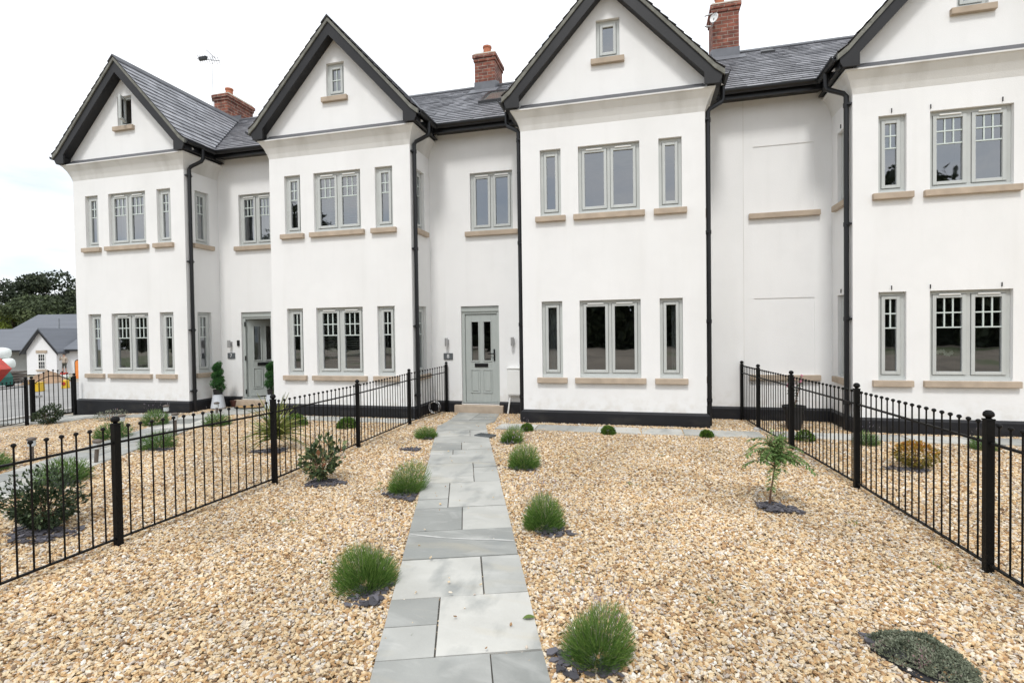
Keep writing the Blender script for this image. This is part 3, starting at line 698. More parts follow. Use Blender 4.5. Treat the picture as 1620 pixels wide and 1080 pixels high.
def build_house(i, label, x_lo, x_hi, nm='terraced_house'):
    X0 = BX[i]; X1 = X0 + BW; XC = (X0 + X1) / 2
    gb_ = gz(X0) - .25
    H = empty(nm, (XC, 1.5, 0), label, 'house', 'white rendered houses of the terrace')
    small, big = .352, .985
    fronts = [(.33, .33 + small), (.97, .97 + big), (2.25, 2.25 + small)]
    sills = [(.248, .758), (.888, 2.035), (2.171, 2.675)]
    levels = [(.80, 2.078), (3.50, 4.613)]
    plain = (i == 2)
    # --- walls
    mb = MB()
    holes = [(a, b, z0, z1) for a, b in fronts for z0, z1 in levels]
    wall_panel(mb, (X0, 0), (1, 0), (0, -1), BW, gb_, ZC0, holes)
    sh = [(.255, .61, z0, z1) for z0, z1 in levels]
    wall_panel(mb, (X1, 0), (0, 1), (1, 0), YR, gb_, ZC1 + .25, sh)                       # right flank of the bay
    left_flank = [(YR - .61, YR - .255, z0, z1) for z0, z1 in levels]
    wall_panel(mb, (X0, YR), (0, -1), (-1, 0), YR, gb_, ZC1 + .25, left_flank if i == 3 or i == 1 or i == 2 else [])
    # gable wall with its little window (opening centred)
    gw0, gw1, gz0, gz1 = XC - .19, XC + .185, 5.985, 6.615
    hw = lambda z: (7.22 - z) / 1.08
    def gf(pts): mb.face([(x, 0, z) for x, z in pts])
    zb = ZC0
    gf([(X0, zb), (X1, zb), (X1, ZC1 + .05), (X0, ZC1 + .05)])
    gf([(XC - hw(ZC1 + .05), ZC1 + .05), (XC + hw(ZC1 + .05), ZC1 + .05), (XC + hw(gz0), gz0), (XC - hw(gz0), gz0)])
    gf([(XC - hw(gz0), gz0), (gw0, gz0), (gw0, gz1), (XC - hw(gz1), gz1)]); gf([(gw1, gz0), (XC + hw(gz0), gz0), (XC + hw(gz1), gz1), (gw1, gz1)])
    gf([(XC - hw(gz1), gz1), (XC + hw(gz1), gz1), (XC, 7.2)])
    for a, b, c, d in ((gw0, gz0, gw0, gz1), (gw1, gz1, gw1, gz0), (gw0, gz1, gw1, gz1), (gw1, gz0, gw0, gz0)):
        mb.face([(a, 0, b), (c, 0, d), (c, .11, d), (a, .11, b)])
    # recessed bays of wall either side
    recs = []
    if x_lo < X0 - .05: recs.append((x_lo, X0))
    if x_hi > X1 + .05: recs.append((X1, x_hi))
    door = None
    for a, b in recs:
        hl = []; rwm = MB()
        if i in (1, 2) and b == X0:
            if i == 2: dx0, dx1, wx0, wx1 = -3.41, -2.65, -3.19, -2.35
            else: dx0, dx1, wx0, wx1 = -8.47, -7.71, -8.47, -7.63
            door = (dx0, dx1); hl = [(dx0 - a, dx1 - a, .20, 2.078), (wx0 - a, wx1 - a, 3.5, 4.613)]; upw = (wx0, wx1)
        if i == 3 and b == X0:          # two blind panels set a little into the wall
            hl = [(1.82 - a, 2.74 - a, .80, 2.078), (1.82 - a, 2.74 - a, 3.5, 4.613)]
            for z0, z1 in levels: rwm.face([(1.82, YR + .010, z0), (2.74, YR + .010, z0), (2.74, YR + .010, z1), (1.82, YR + .010, z1)])
            wall_panel(rwm, (a, YR), (1, 0), (0, -1), b - a, gb_, ZTOP_REC, hl, depth=.011)
        else: wall_panel(rwm, (a, YR), (1, 0), (0, -1), b - a, gb_, ZTOP_REC, hl)
        P(rwm, 'recess_wall', M['render'], H)
    # back and far end walls
    xa, xb = min(x_lo, X0), max(x_hi, X1)
    bwm = MB()
    bwm.face([(xb, 6.4, gb_ - .3), (xa, 6.4, gb_ - .3), (xa, 6.4, 5.42), (xb, 6.4, 5.42)])
    for xe in ([xa] if i == 0 else []) + ([xb] if i == 3 else []):
        bwm.face([(xe, YR if xe in (x_lo, x_hi) and xe not in (X0, X1) else YR, gb_ - .3), (xe, 6.4, gb_ - .3), (xe, 6.4, 5.42), (xe, 3.3, 7.3), (xe, YR, 5.42)])
    P(bwm, 'rear_wall', M['render'], H)
    P(mb, 'bay_wall', M['render'], H)
    # --- rooms behind the windows (floors, ceilings, back walls)
    for nm_, (z0, z1) in (('ground_floor_room', (.16, 2.55)), ('upper_floor_room', (2.85, 5.2)), ('loft_room', (5.45, 6.8))):
        rm = MB(); a, b = (X0 + .01, X1 - .01)
        if nm_ == 'loft_room': a, b = XC - .42, XC + .42
        y0 = .015; y1 = 3.4 if nm_ != 'loft_room' else 1.5
        if nm_ == 'loft_room': y0 = .115
        rm.face([(a, y0, z0), (b, y0, z0), (b, y1, z0), (a, y1, z0)], 0); rm.face([(a, y1, z0), (b, y1, z0), (b, y1, z1), (a, y1, z1)])
        rm.face([(a, y0, z1), (b, y0, z1), (b, y1, z1), (a, y1, z1)])
        ys = YR + .02 if nm_ != 'loft_room' else y0
        rm.face([(a, ys, z0), (a, y1, z0), (a, y1, z1), (a, ys, z1)]); rm.face([(b, ys, z0), (b, y1, z0), (b, y1, z1), (b, ys, z1)])
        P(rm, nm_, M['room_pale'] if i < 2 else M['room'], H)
    for a, b in recs:
        if door:
            for nm_, (z0, z1) in (('hallway', (.2, 2.5)), ('landing_room', (2.85, 5.2))):
                rm = MB(); y0, y1 = YR + .02, 3.4; c, d = a + .02, b - .02
                rm.face([(c, y0, z0), (d, y0, z0), (d, y1, z0), (c, y1, z0)]); rm.face([(c, y1, z0), (d, y1, z0), (d, y1, z1), (c, y1, z1)])
                rm.face([(c, y0, z1), (d, y0, z1), (d, y1, z1), (c, y1, z1)]); rm.face([(c, y0, z0), (c, y1, z0), (c, y1, z1), (c, y0, z1)]); rm.face([(d, y0, z0), (d, y1, z0), (d, y1, z1), (d, y0, z1)])
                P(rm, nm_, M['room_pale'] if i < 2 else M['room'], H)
    # --- plinth: black, proud of the wall, splayed on top
    pb = MB(); pr_ = .045; zt = .25
    def plinth(a, b, n, c0, c1):
        a = Vector((*a, 0)); b = Vector((*b, 0)); n = Vector((*n, 0)); u_ = (b - a).normalized()
        za, zb2 = gz(a.x) - .25, gz(b.x) - .25
        o0 = a + n * pr_ - u_ * c0; o1 = b + n * pr_ + u_ * c1
        V = lambda p, z: (p.x, p.y, z)
        pb.face([V(o0, za), V(o1, zb2), V(o1, zt - .035), V(o0, zt - .035)])
        pb.face([V(o0, zt - .035), V(o1, zt - .035), V(b + n * .001, zt), V(a + n * .001, zt)])
    plinth((X0, 0), (X1, 0), (0, -1), pr_, pr_); plinth((X1, 0), (X1, YR), (1, 0), pr_, 0); plinth((X0, YR), (X0, 0), (-1, 0), 0, pr_)
    P(pb, 'plinth', M['plinth'], H)
    for a, b in recs:
        pb = MB()
        if door and b == X0:
            plinth((a, YR), (door[0] - .0, YR), (0, -1), 0, 0); P(pb, 'recess_plinth', M['plinth'], H); pb = MB(); plinth((door[1], YR), (b, YR), (0, -1), 0, 0)
        else: plinth((a, YR), (b, YR), (0, -1), 0, 0)
        P(pb, 'recess_plinth', M['plinth'], H)
    # --- cornice: flared band under the gable, lead flashing along the top
    cb = MB(); prf = [(0.0, ZC0), (.022, ZC0 + .085), (.062, ZC0 + .19), (.122, ZC1 - .03), (FL, ZC1 - .022), (FL, ZC1)]
    for (f0, z0), (f1, z1) in zip(prf[:-1], prf[1:]):
        cb.face([(X0 - f0, -f0, z0), (X1 + f0, -f0, z0), (X1 + f1, -f1, z1), (X0 - f1, -f1, z1)])
        cb.face([(X1 + f0, -f0, z0), (X1 + f0, YR, z0), (X1 + f1, YR, z1), (X1 + f1, -f1, z1)])
        cb.face([(X0 - f0, YR, z0), (X0 - f0, -f0, z0), (X0 - f1, -f1, z1), (X0 - f1, YR, z1)])
    cb.face([(X0 - FL, -FL, ZC1), (X1 + FL, -FL, ZC1), (X1 + FL, YR, ZC1), (X0 - FL, YR, ZC1)])
    P(cb, 'cornice', M['cornice'], H)
    lf = MB(); e = FL - .03
    lf.prism([(-e, ZC1 + .002), (-e, ZC1 + .014), (-.012, ZC1 + .105), (-.002, ZC1 + .115), (-.002, ZC1 + .002)], lambda p, s: (X1 - .02 if s else X0 + .02, p[0], p[1]))
    P(lf, 'lead_flashing', M['flash'], H)
    # --- gable roof
    rf = MB(); yf, yb = -.235, 3.25
    rf.cur = 0
    slates(rf, (0, yf, 0), (0, 1, 0), [(XC + x, 0, z) for x, z in ROOF_PR], yb - yf, 100 + i)
    slates(rf, (0, yf, 0), (0, 1, 0), [(XC - x, 0, z) for x, z in ROOF_PR], yb - yf, 200 + i)
    # main roof, front slope in courses; back slope the same stone
    xa, xb = x_lo, x_hi
    slates(rf, (xa, 0, 0), (1, 0, 0), [(0, .50, 5.47), (0, 3.3, 7.40)], xb - xa, 300 + i)
    slates(rf, (xa, 0, 0), (1, 0, 0), [(0, 6.75, 5.47), (0, 3.3, 7.40)], xb - xa, 400 + i, expo=.35, wd=.5)
    # dark underlay just below so no light leaks between slates
    rf.cur = 1
    for sgn in (1, -1):
        for (xA, zA), (xB, zB) in zip(ROOF_PR[:-1], ROOF_PR[1:]):
            rf.face([(XC + sgn * xA, yf + .02, zA - .02), (XC + sgn * xA, yb, zA - .02), (XC + sgn * xB, yb, zB - .02), (XC + sgn * xB, yf + .02, zB - .02)])
    rf.face([(xa, .52, 5.455), (xb, .52, 5.455), (xb, 3.3, 7.375), (xa, 3.3, 7.375)]); rf.face([(xb, 6.73, 5.455), (xa, 6.73, 5.455), (xa, 3.3, 7.375), (xb, 3.3, 7.375)])
    roof = P(rf, 'roof', [M['slate'], M['ridge']], H)
    rg = MB(); y = yf - .005
    while y < 3.15:
        e = min(3.2, y + .44)
        for s in (1, -1):
            rg.prism([(0, 7.372), (.125 * s, 7.237), (.125 * s, 7.225), (0, 7.34)], lambda p, sd_: (XC + p[0], (e - .006 if sd_ else y), p[1]))
        y = e
    x = xa
    while x < xb - .02:
        e = min(xb, x + .44)
        for s in (1, -1):
            rg.prism([(0, 7.445), (.13 * s, 7.352), (.13 * s, 7.338), (0, 7.41)], lambda p, sd_: ((e - .006 if sd_ else x), 3.3 + p[0], p[1]))
        x = e
    P(rg, 'ridge_tile', M['ridge'], roof, recalc=True)
    # valley lead where the gable roof runs into the main slope
    vl = MB()
    for s in (1, -1):
        q = []
        for k in range(9):
            y = .62 + (3.05 - .62) * k / 8; zm = 5.47 + .6893 * (y - .5)
            lo, hi = 0.0, 1.74
            for _ in range(30):
                m_ = (lo + hi) / 2
                if interp_pr(m_) > zm: lo = m_
                else: hi = m_
            q.append(Vector((XC + s * lo, y, zm + .022)))
        for a, b in zip(q[:-1], q[1:]):
            wv = Vector((s * .028, -.012, .012)); vl.face([a - wv, b - wv, b, a]); vl.face([a, b, b + wv, a + wv])
    P(vl, 'valley_lead', M['lead'], roof)
    # --- bargeboards with boxed feet, dark soffit behind
    T = lambda x: interp_pr(x)
    for s in (1, -1):
        bb = MB()
        xs = [0, .72, 1.45, 1.60, 1.70]
        top = [(x, T(x) - .085 + (.0 if x < 1.4 else .012)) for x in xs]
        bot = [(1.70, T(1.70) - .16), (1.66, 5.292), (1.45, 5.292), (1.45, 5.47), (0, 7.015)]
        poly = top + bot
        bb.prism([(s * x, z) for x, z in poly], lambda p, sd_: (XC + p[0], -.20 if sd_ == 0 else -.165, p[1]))
        sf = [(0, 7.15), (1.45, 5.60), (1.66, 5.44), (1.66, 5.292), (1.51, 5.292), (1.51, 5.43), (0, 7.045)]
        bb.prism([(s * x, z) for x, z in sf], lambda p, sd_: (XC + p[0], -.165 if sd_ == 0 else -.003, p[1]))
        P(bb, 'bargeboard', M['barge'], H, recalc=True)
        vb = MB()
        xs = [0, .72, 1.45, 1.60, 1.74]
        poly = [(x, T(x) - .018) for x in xs] + [(x, T(x) - .085 - .012 * (x > 1.4)) for x in xs[::-1]]
        vb.prism([(s * x, z) for x, z in poly], lambda p, sd_: (XC + p[0], -.222 if sd_ == 0 else -.165, p[1]))
        P(vb, 'verge', M['verge'], H, recalc=True)
        # eaves of the gable slope: fascia, soffit
        ev = MB()
        ev.bx((XC + s * 1.675, -.164, 5.30), (XC + s * 1.70, .56, 5.47)); ev.bx((XC + s * 1.50, -.163, 5.302), (XC + s * 1.674, .84, 5.325))
        P(ev, 'eaves_board', M['black_pvc'], H)
    # recess eaves
    ev = MB()
    for a, b in recs:
        aa = a + (.20 if a == X1 else 0); bb_ = b - (.20 if b == X0 else 0)
        ev.bx((aa, .585, 5.34), (bb_, .61, 5.475)); ev.bx((aa, .611, 5.395), (bb_, YR - .002, 5.415))
        P(ev, 'eaves_board', M['black_pvc'], H); ev = MB()
    # gutters (half-round with lip)
    def gutter(p0, p1, r=.058):
        gt = MB()
        p0 = Vector(p0); p1 = Vector(p1); d = (p1 - p0).normalized(); sd_ = Vector((-d.y, d.x, 0))
        pr2 = [(cos(pi + pi * k / 10) * r, sin(pi + pi * k / 10) * r) for k in range(11)]
        pr2 = [(-r, .008)] + pr2 + [(r, .008)]
        inner = [(x * .86, z * .86 + .002) for x, z in pr2[::-1]]
        gt.prism(pr2 + inner, lambda p, s: (p1 if s else p0) + sd_ * p[0] + Vector((0, 0, p[1])))
        P(gt, 'gutter', M['black_pvc'], H, recalc=True)
    for a, b in recs:
        g0 = a + (.30 if a == X1 else 0); g1 = b - (.30 if b == X0 else 0)
        gutter((g0, .525, 5.455), (g1, .525, 5.455))
    for s in (1, -1): gutter((XC + s * 1.762, -.215, 5.448), (XC + s * 1.762, .52, 5.448))
    # downpipes
    sides = {0: (1,), 1: (1,), 2: (-1, 1), 3: (-1,)}[i]
    for s in sides:
        dm = MB(); xg = XC + s * 1.762; xw = XC + s * (BW / 2 + .052)
        dm.tube([(xg, .20, 5.40), (xg, .20, 5.20), (xg - s * .02, .185, 5.15), (xw + s * .035, .095, 5.03), (xw, .085, 4.98), (xw, .085, 2.6), (xw, .085, gz(X0) + .02)], .036, 12)
        for z in (4.85, 3.1, 1.7, .45): dm.tube([(xw, .085, z - .03), (xw, .085, z + .03)], .043, 12); dm.bx((xw - s * .052, .02, z - .012), (xw + s * .01, .15, z + .012))
        P(dm, 'downpipe', M['black_pvc'], H, smooth=False)
    # --- windows
    dr = {0: ('net', 'sides', 'net'), 1: ('inner', 'blind', 'inner'), 2: (None, None, None), 3: ('grey', None, 'grey')}[i]
    for lv, (z0, z1) in enumerate(levels):
        for k, (a, b) in enumerate(fronts):
            d_ = dr[k]
            if i == 2 and lv == 0 and k != 1: d_ = 'full' if k == 0 else 'right'
            if i == 0 and lv == 1: d_ = 'net' if k != 1 else 'sides'
            if i == 0 and lv == 0: d_ = 'greyfull'
            if i == 3 and lv == 1: d_ = None
            bars = None if plain else ((3, 2, .40) if k == 1 else (2, 2, .40))
            window(H, (X0 + a, 0), (1, 0), (0, -1), b - a, z0, z1, 2 if k == 1 else 1, bars, d_, True, (sills[k][0] - a, sills[k][1] - a), hooks=(i == 3))
        for s in ((1, -1) if i in (1, 2, 3) else (1,)):
            bars = None if plain else (2, 2, .40)
            if s == 1: window(H, (X1, .255), (0, 1), (1, 0), .355, z0, z1, 1, bars, 'grey' if i < 2 else None, True, (-.08, .44), hooks=(i == 3))
            else: window(H, (X0, .61), (0, -1), (-1, 0), .355, z0, z1, 1, bars, None, True, (-.085, .435), hooks=(i == 3))
    gbars = {0: None, 1: (2, 2, 1.0), 2: None, 3: (3, 2, .5)}[i]
    window(H, (gw0, 0), (1, 0), (0, -1), gw1 - gw0, gz0, gz1, 1, gbars, None, i != 0, (-.085, .45), opened=(i == 0), name='gable_window')
    if door:
        window(H, (upw[0], YR), (1, 0), (0, -1), upw[1] - upw[0], 3.5, 4.613, 2, (3, 2, .40) if i == 1 else None, 'net' if i == 1 else None, True, (-.10, upw[1] - upw[0] + .10))
        build_door(H, door, i)
    if i == 3:
        for z0, z1 in levels:
            sm = MB(); sm.bx((1.742, YR - .062, z0 - .092), (2.82, YR + .009, z0 - .001)); P(sm, 'blind_window_sill', M['sill'], H, bevel=.008)
    return H

def build_door(H, door, i):
    x0, x1 = door; y = YR
    opened = (i == 1)
    fr = MB(); t = .058
    fr.bx((x0, y + .05, .20), (x0 + t, y + .12, 2.078)); fr.bx((x1 - t, y + .05, .20), (x1, y + .12, 2.078))
    fr.bx((x0 + t, y + .05, 1.93), (x1 - t, y + .12, 2.078)); fr.bx((x0 - .003, y + .03, 1.975), (x1 + .003, y + .0495, 2.072))
    fr.bx((x0 + t, y + .055, .20), (x1 - t, y + .119, .225))
    if opened:
        fr.bx((x1 - .001, y - .02, .2), (x1 + .1, y + .12, .205))
    F = P(fr, 'door_frame', M['sage_door'], H, bevel=.004)
    # door leaf built flat in its own coordinates (a = across from the hinge/left, z up), then placed
    a0, a1 = x0 + t + .004, x1 - t - .004; Wd = a1 - a0
    if opened:
        th = R(52); hx, hy = a0 + .01, y + .10; hw_ = Wd
        def mp_(a, q, z): return Vector((hx + (a) * cos(th) - q * sin(th) * -1 * -1, hy + a * sin(th) + q * cos(th), z))
        f = lambda a, q, z: Vector((hx + a * cos(th) - q * sin(th), hy + a * sin(th) + q * cos(th), z))
    else: f = lambda a, q, z: Vector((a0 + a, y + .075 + q, z))
    def bxm(mb, a, b, q0, q1, z0, z1):
        vs = [f(p, q, z) for z in (z0, z1) for q in (q0, q1) for p in (a, b)]
        k = len(mb.v); mb.v += [tuple(v) for v in vs]
        for fc in ((0, 1, 3, 2), (4, 6, 7, 5), (0, 4, 5, 1), (2, 3, 7, 6), (0, 2, 6, 4), (1, 5, 7, 3)):
            mb.f.append(tuple(k + j for j in fc)); mb.t.append(.5); mb.mi.append(0)
    zb, zt = .23, 1.925
    d = MB()
    g = [(.125, .262), (Wd - .262, Wd - .125)]; gz0, gz1 = 1.03, 1.775
    bxm(d, 0, .125, 0, .044, zb, zt); bxm(d, Wd - .125, Wd, 0, .044, zb, zt); bxm(d, .262, Wd - .262, 0, .044, gz0, gz1)
    bxm(d, .125, Wd - .125, 0, .044, gz1, zt); bxm(d, .125, Wd - .125, 0, .044, zb, gz0)
    for a, b in g:      # mouldings round the lights, raised lower panels
        for q in ((a - .022, b + .022, gz0 - .022, gz0), (a - .022, b + .022, gz1, gz1 + .022), (a - .022, a, gz0, gz1), (b, b + .022, gz0, gz1)):
            bxm(d, q[0], q[1], -.011, -.001, q[2], q[3])
        for (pa, pb_, pz0, pz1) in ((a - .03, b + .03, .40, .86),):
            for q in ((pa, pb_, pz0, pz0 + .018), (pa, pb_, pz1 - .018, pz1), (pa, pa + .018, pz0 + .018, pz1 - .018), (pb_ - .018, pb_, pz0 + .018, pz1 - .018)):
                bxm(d, q[0], q[1], -.012, -.001, q[2], q[3])
            bxm(d, pa + .042, pb_ - .042, -.010, -.001, pz0 + .042, pz1 - .042)
    D = P(d, 'front_door', M['sage_door'], H, bevel=.004)
    p = MB()
    for a, b in g: p.face([f(a, .02, gz0), f(b, .02, gz0), f(b, .02, gz1), f(a, .02, gz1)])
    P(p, 'pane', M['glass'], D)
    l = MB(); bxm(l, Wd / 2 - .135, Wd / 2 + .135, -.016, -.001, .905, .975); bxm(l, Wd / 2 - .115, Wd / 2 + .115, -.022, -.0165, .918, .962)
    P(l, 'letterbox', M['black_pvc'], D, bevel=.003)
    if not opened:
        h = MB(); hx_ = Wd - .055
        bxm(h, hx_ - .016, hx_ + .016, -.014, -.001, 1.02, 1.25); bxm(h, hx_ - .012, hx_ + .012, -.06, -.0145, 1.15, 1.175); bxm(h, hx_ - .12, hx_ - .0125, -.06, -.045, 1.152, 1.172)
        P(h, 'handle', M['black_pvc'], D, bevel=.003)
    hg = MB()
    if opened:
        for z in (.35, 1.08, 1.82):
            hg = MB(); hg.bx((x0 + t - .012, y + .032, z - .05), (x0 + t + .012, y + .0495, z + .05))
            P(hg, 'hinge', M['black_pvc'], F)
    st = MB(); st.bx((x0 - .12, y - .13, gz(x0) - .02), (x1 + .09, y - .001, .185))
    P(st, 'doorstep', M['sill'], H, bevel=.012)
    ts = MB(); ts.bx((x0 + .005, y - .02, .187), (x1 - .005, y + .048, .2)); P(ts, 'threshold', M['white_plastic'], H)

HS = {}
HS[0] = build_house(0, 'white gabled end house with an open attic window, furthest from the viewer', BX[0], -8.72)
HS[1] = build_house(1, 'white gabled house with its front door standing open and barred windows', -8.72, -3.72)
HS[2] = build_house(2, 'white gabled house with plain undivided window panes and closed sage door', -3.72, 1.665)
HS[3] = build_house(3, 'white gabled house with blind window panels and hooks above its windows', 1.665, 7.2)

# expansion joint strip on the party line
mj = MB(); mj.bx((1.658, YR - .004, .26), (1.668, YR - .0005, 5.39)); P(mj, 'movement_joint', M['cornice'], HS[3])

def chimney(H, x0, x1, y0, y1, zb, zt, pots, apron=True, cap_y=None):
    mb = MB(); mb.bx((x0, y0, zb), (x1, y1, zt - .17)); mb.bx((x0 - .022, y0 - .022, zt - .17), (x1 + .022, y1 + .022, zt - .095)); mb.bx((x0 - .045, y0 - .045, zt - .095), (x1 + .045, y1 + .045, zt - .02))
    ch = P(mb, 'chimney', M['brick'], H)
    cp = MB(); cp.box(((x0 + x1) / 2, (y0 + y1) / 2, zt + .01), (x1 - x0 + .08, y1 - y0 + .08, .058), taper=.85); P(cp, 'flaunching', M['capstone'], ch)
    for px, py in pots:
        pt_ = MB(); pt_.lathe((px, py, zt), [(.10, 0), (.105, .05), (.092, .10), (.09, .20), (.105, .215), (.105, .25), (.085, .25), (.08, .1)], 16); P(pt_, 'chimney_pot', M['terracotta'], ch, smooth=False)
    ld = MB(); rz = lambda y: 5.47 + .6893 * (y - .5)
    e = .012
    ld.prism([(y0 - e, rz(y0) - .1), (y1 * .5 + y0 * .5, rz((y0 + y1) / 2) - .1), ((y0 + y1) / 2, rz((y0 + y1) / 2) + .10), (y0 - e, rz(y0) + .20)], lambda p, s: (x1 + e if s else x0 - e, p[0], p[1]))
    ld.face([(x0 - .10, y0 - .26, rz(y0 - .26) + .025), (x1 + .10, y0 - .26, rz(y0 - .26) + .025), (x1 + .10, y0 - .012, rz(y0) + .03), (x0 - .10, y0 - .012, rz(y0) + .03)])
    P(ld, 'lead_apron', M['apron'], ch, recalc=True)
    return ch
chA = chimney(HS[0], -11.10, -10.67, 3.02, 3.95, 6.9, 8.03, [(-10.86, 3.3)])
chB = chimney(HS[2], -3.73, -3.25, 2.95, 3.62, 6.9, 8.0, [(-3.48, 3.15)])
chC = chimney(HS[3], 1.46, 1.97, 2.98, 3.6, 6.9, 8.30, [(1.63, 3.2)])
# aerial on the far chimney, satellite dish on the near one
am = empty('television_aerial', (-11.15, 3.1, 7.55), 'thin television aerial on a mast clamped to the furthest chimney', 'aerial')
a = MB(); a.tube([(-11.16, 3.05, 7.5), (-11.16, 3.05, 9.08)], .008, 6); P(a, 'mast', M['lampglass'], am)
a = MB(); a.tube([(-11.55, 2.95, 9.02), (-10.95, 3.1, 8.95)], .007, 6)
for k in range(9):
    x = -11.5 + k * .065; a.tube([(x, 2.90 + k * .016, 9.10 - k * .008), (x, 3.02 + k * .016, 8.93 - k * .008)], .005, 5)
a.tube([(-11.2, 2.9, 9.18), (-11.05, 3.05, 9.0)], .007, 5); a.bx((-11.48, 2.93, 8.96), (-11.25, 2.99, 9.05))
P(a, 'antenna', M['black_pvc'], am)
a = MB()
for z in (7.62, 7.88): a.tube([(-11.18, 3.05, z), (-11.06, 3.05, z)], .014, 6); a.bx((-11.115, 2.95, z - .03), (-11.101, 3.15, z + .03))
P(a, 'bracket', M['steel'], am)
dish = empty('satellite_dish', (1.42, 2.9, 7.9), 'pale satellite dish bracket clamped to the brick chimney nearest the viewer', 'satellite dish')
d_ = MB()
for k in range(18):
    t0, t1 = 2 * pi * k / 18, 2 * pi * (k + 1) / 18
    cpt = Vector((1.47, 2.86, 7.97)); ax = Vector((.55, -.5, 0)).normalized(); bz = Vector((0, .1, 1)).normalized(); nn = ax.cross(bz)
    for r0, r1, d0, d1 in ((.0, .05, .03, .022), (.05, .09, .022, 0)):
        d_.face([cpt + (ax * cos(t0) + bz * sin(t0)) * r0 - nn * d0, cpt + (ax * cos(t0) + bz * sin(t0)) * r1 - nn * d1, cpt + (ax * cos(t1) + bz * sin(t1)) * r1 - nn * d1, cpt + (ax * cos(t1) + bz * sin(t1)) * r0 - nn * d0])
dd = P(d_, 'reflector', M['white_plastic'], dish); sm_ = dd.modifiers.new('solid', 'SOLIDIFY'); sm_.thickness = .012
a = MB(); a.tube([(1.30, 2.94, 8.07), (1.46, 2.94, 8.10)], .014, 6); a.tube([(1.30, 2.94, 7.86), (1.46, 2.94, 7.84)], .014, 6); a.tube([(1.47, 2.86, 7.97), (1.47, 2.97, 7.9)], .014, 6)
P(a, 'bracket', M['steel'], dish)
# roof light and roof vent
def onroof(x, y, h=0): return Vector((x, y, 5.47 + .6893 * (y - .5) + h))
rl = MB()
for (xa, xb, ya, yb) in ((-3.24, -2.62, 1.62, 1.69), (-3.24, -2.62, 2.36, 2.43), (-3.24, -3.17, 1.691, 2.359), (-2.69, -2.62, 1.691, 2.359)):
    rl.prism([(xa, ya), (xb, ya), (xb, yb), (xa, yb)], lambda p, s: onroof(p[0], p[1], .075 if s else -.01))
RL = P(rl, 'roof_light', M['black_pvc'], HS[2], recalc=True)
gl = MB(); gl.face([onroof(-3.17, 1.69, .055), onroof(-2.69, 1.69, .055), onroof(-2.69, 2.36, .055), onroof(-3.17, 2.36, .055)])
P(gl, 'pane', mat('roof_light_glass', (0.12, 0.12, 0.11), 0.12, spec=0.9), RL)
rv_ = MB(); rv_.prism([(2.35, 2.84), (2.62, 2.84), (2.59, 2.99), (2.38, 2.99)], lambda p, s: onroof(p[0], p[1], .06 if s else 0)); P(rv_, 'roof_vent', M['black_pvc'], HS[3], recalc=True)

# ---------------------------------------------------------------- things on the walls
def text_mesh(txt, size, loc, m, parent, name):
    cu = bpy.data.curves.new(name, 'FONT'); cu.body = txt; cu.size = size; cu.extrude = .001; cu.align_x = 'CENTER'; cu.align_y = 'CENTER'
    o = bpy.data.objects.new(name, cu); COL.objects.link(o); o.rotation_euler = (pi / 2, 0, 0); o.parent = parent; o.location = loc
    cu.materials.append(m); return o
for txt, x, lab in (('8', -3.68, 'slate house number plaque reading 8 beside the closed sage door'), ('7', -8.735, 'slate house number plaque reading 7 beside the open door')):
    z = 1.115 if txt == '8' else 1.137
    pl = MB(); pl.bx((-.095, -.02, -.062), (.095, -.001, .062)); o = pl.build('house_number_plaque', M['plaque'], loc=None, bevel=.004); o.location = (x, YR, z)
    tag(o, lab, 'house number', 'house number plaques')
    text_mesh(txt, .105, (0, -.0215, 0), M['white_paint'], o, 'number')
for x, lab in ((-3.69, 'steel cylinder wall light above the number 8 plaque'), (-2.372, 'steel cylinder wall light above the white meter box'), (-8.735, 'steel cylinder wall light above the number 7 plaque')):
    e = empty('wall_light', (x, YR, 1.395), lab, 'wall light', 'wall lights beside the front doors')
    b = MB(); b.lathe((0, -.075, -.08), [(.030, 0), (.032, .01), (.032, .15), (.030, .16)], 16); b.build('lamp_body', M['steel'], e)
    b = MB(); b.bx((-.03, -.03, -.05), (.03, -.001, .05)); b.bx((-.012, -.05, -.015), (.012, -.0301, .015)); b.build('wall_plate', M['steel'], e, bevel=.003)
db = MB(); db.bx((-.028, -.025, -.062), (.028, -.001, .062)); db.bx((-.016, -.029, -.04), (.016, -.0251, -.005)); o = db.build('doorbell', M['black_pvc'], bevel=.006); o.location = (-8.545, YR, 1.41)
tag(o, 'small black video doorbell beside the open front door', 'doorbell')
mbx = empty('meter_box', (-2.33, YR, .64), 'white meter box on the wall beside the closed door, with white pipe', 'meter box')
b = MB(); b.bx((-.15, -.10, -.26), (.262, -.002, .245)); b.build('cabinet', M['white_plastic'], mbx, bevel=.006)
b = MB(); b.bx((-.13, -.112, -.235), (.245, -.1005, .215)); b.bx((-.155, -.118, .246), (.267, -.002, .262)); b.build('cabinet_door', M['white_plastic'], mbx, bevel=.004)
b = MB(); b.tube([(-.10, -.06, -.26), (-.10, -.06, -.28), (-.145, -.09, -.62)], .016, 10); b.build('pipe', M['white_plastic'], mbx)
hs = MB(); 
hp = [(-.0 + .11 * cos(t * .35) * (1 + .04 * sin(t)), .05 * sin(t * .21), .13 + .11 * sin(t * .35)) for t in range(56)]
hs.tube(hp, .007, 8); o = hs.build('hose_coil', M['steel'], smooth=True); o.location = (-3.86, .55, .03)
tag(o, 'small coil of pale hose lying against the black plinth behind the fence', 'hose')
mt = MB(); pts = [(.33 * cos(pi + pi * k / 20), .30 * sin(pi + pi * k / 20)) for k in range(21)]
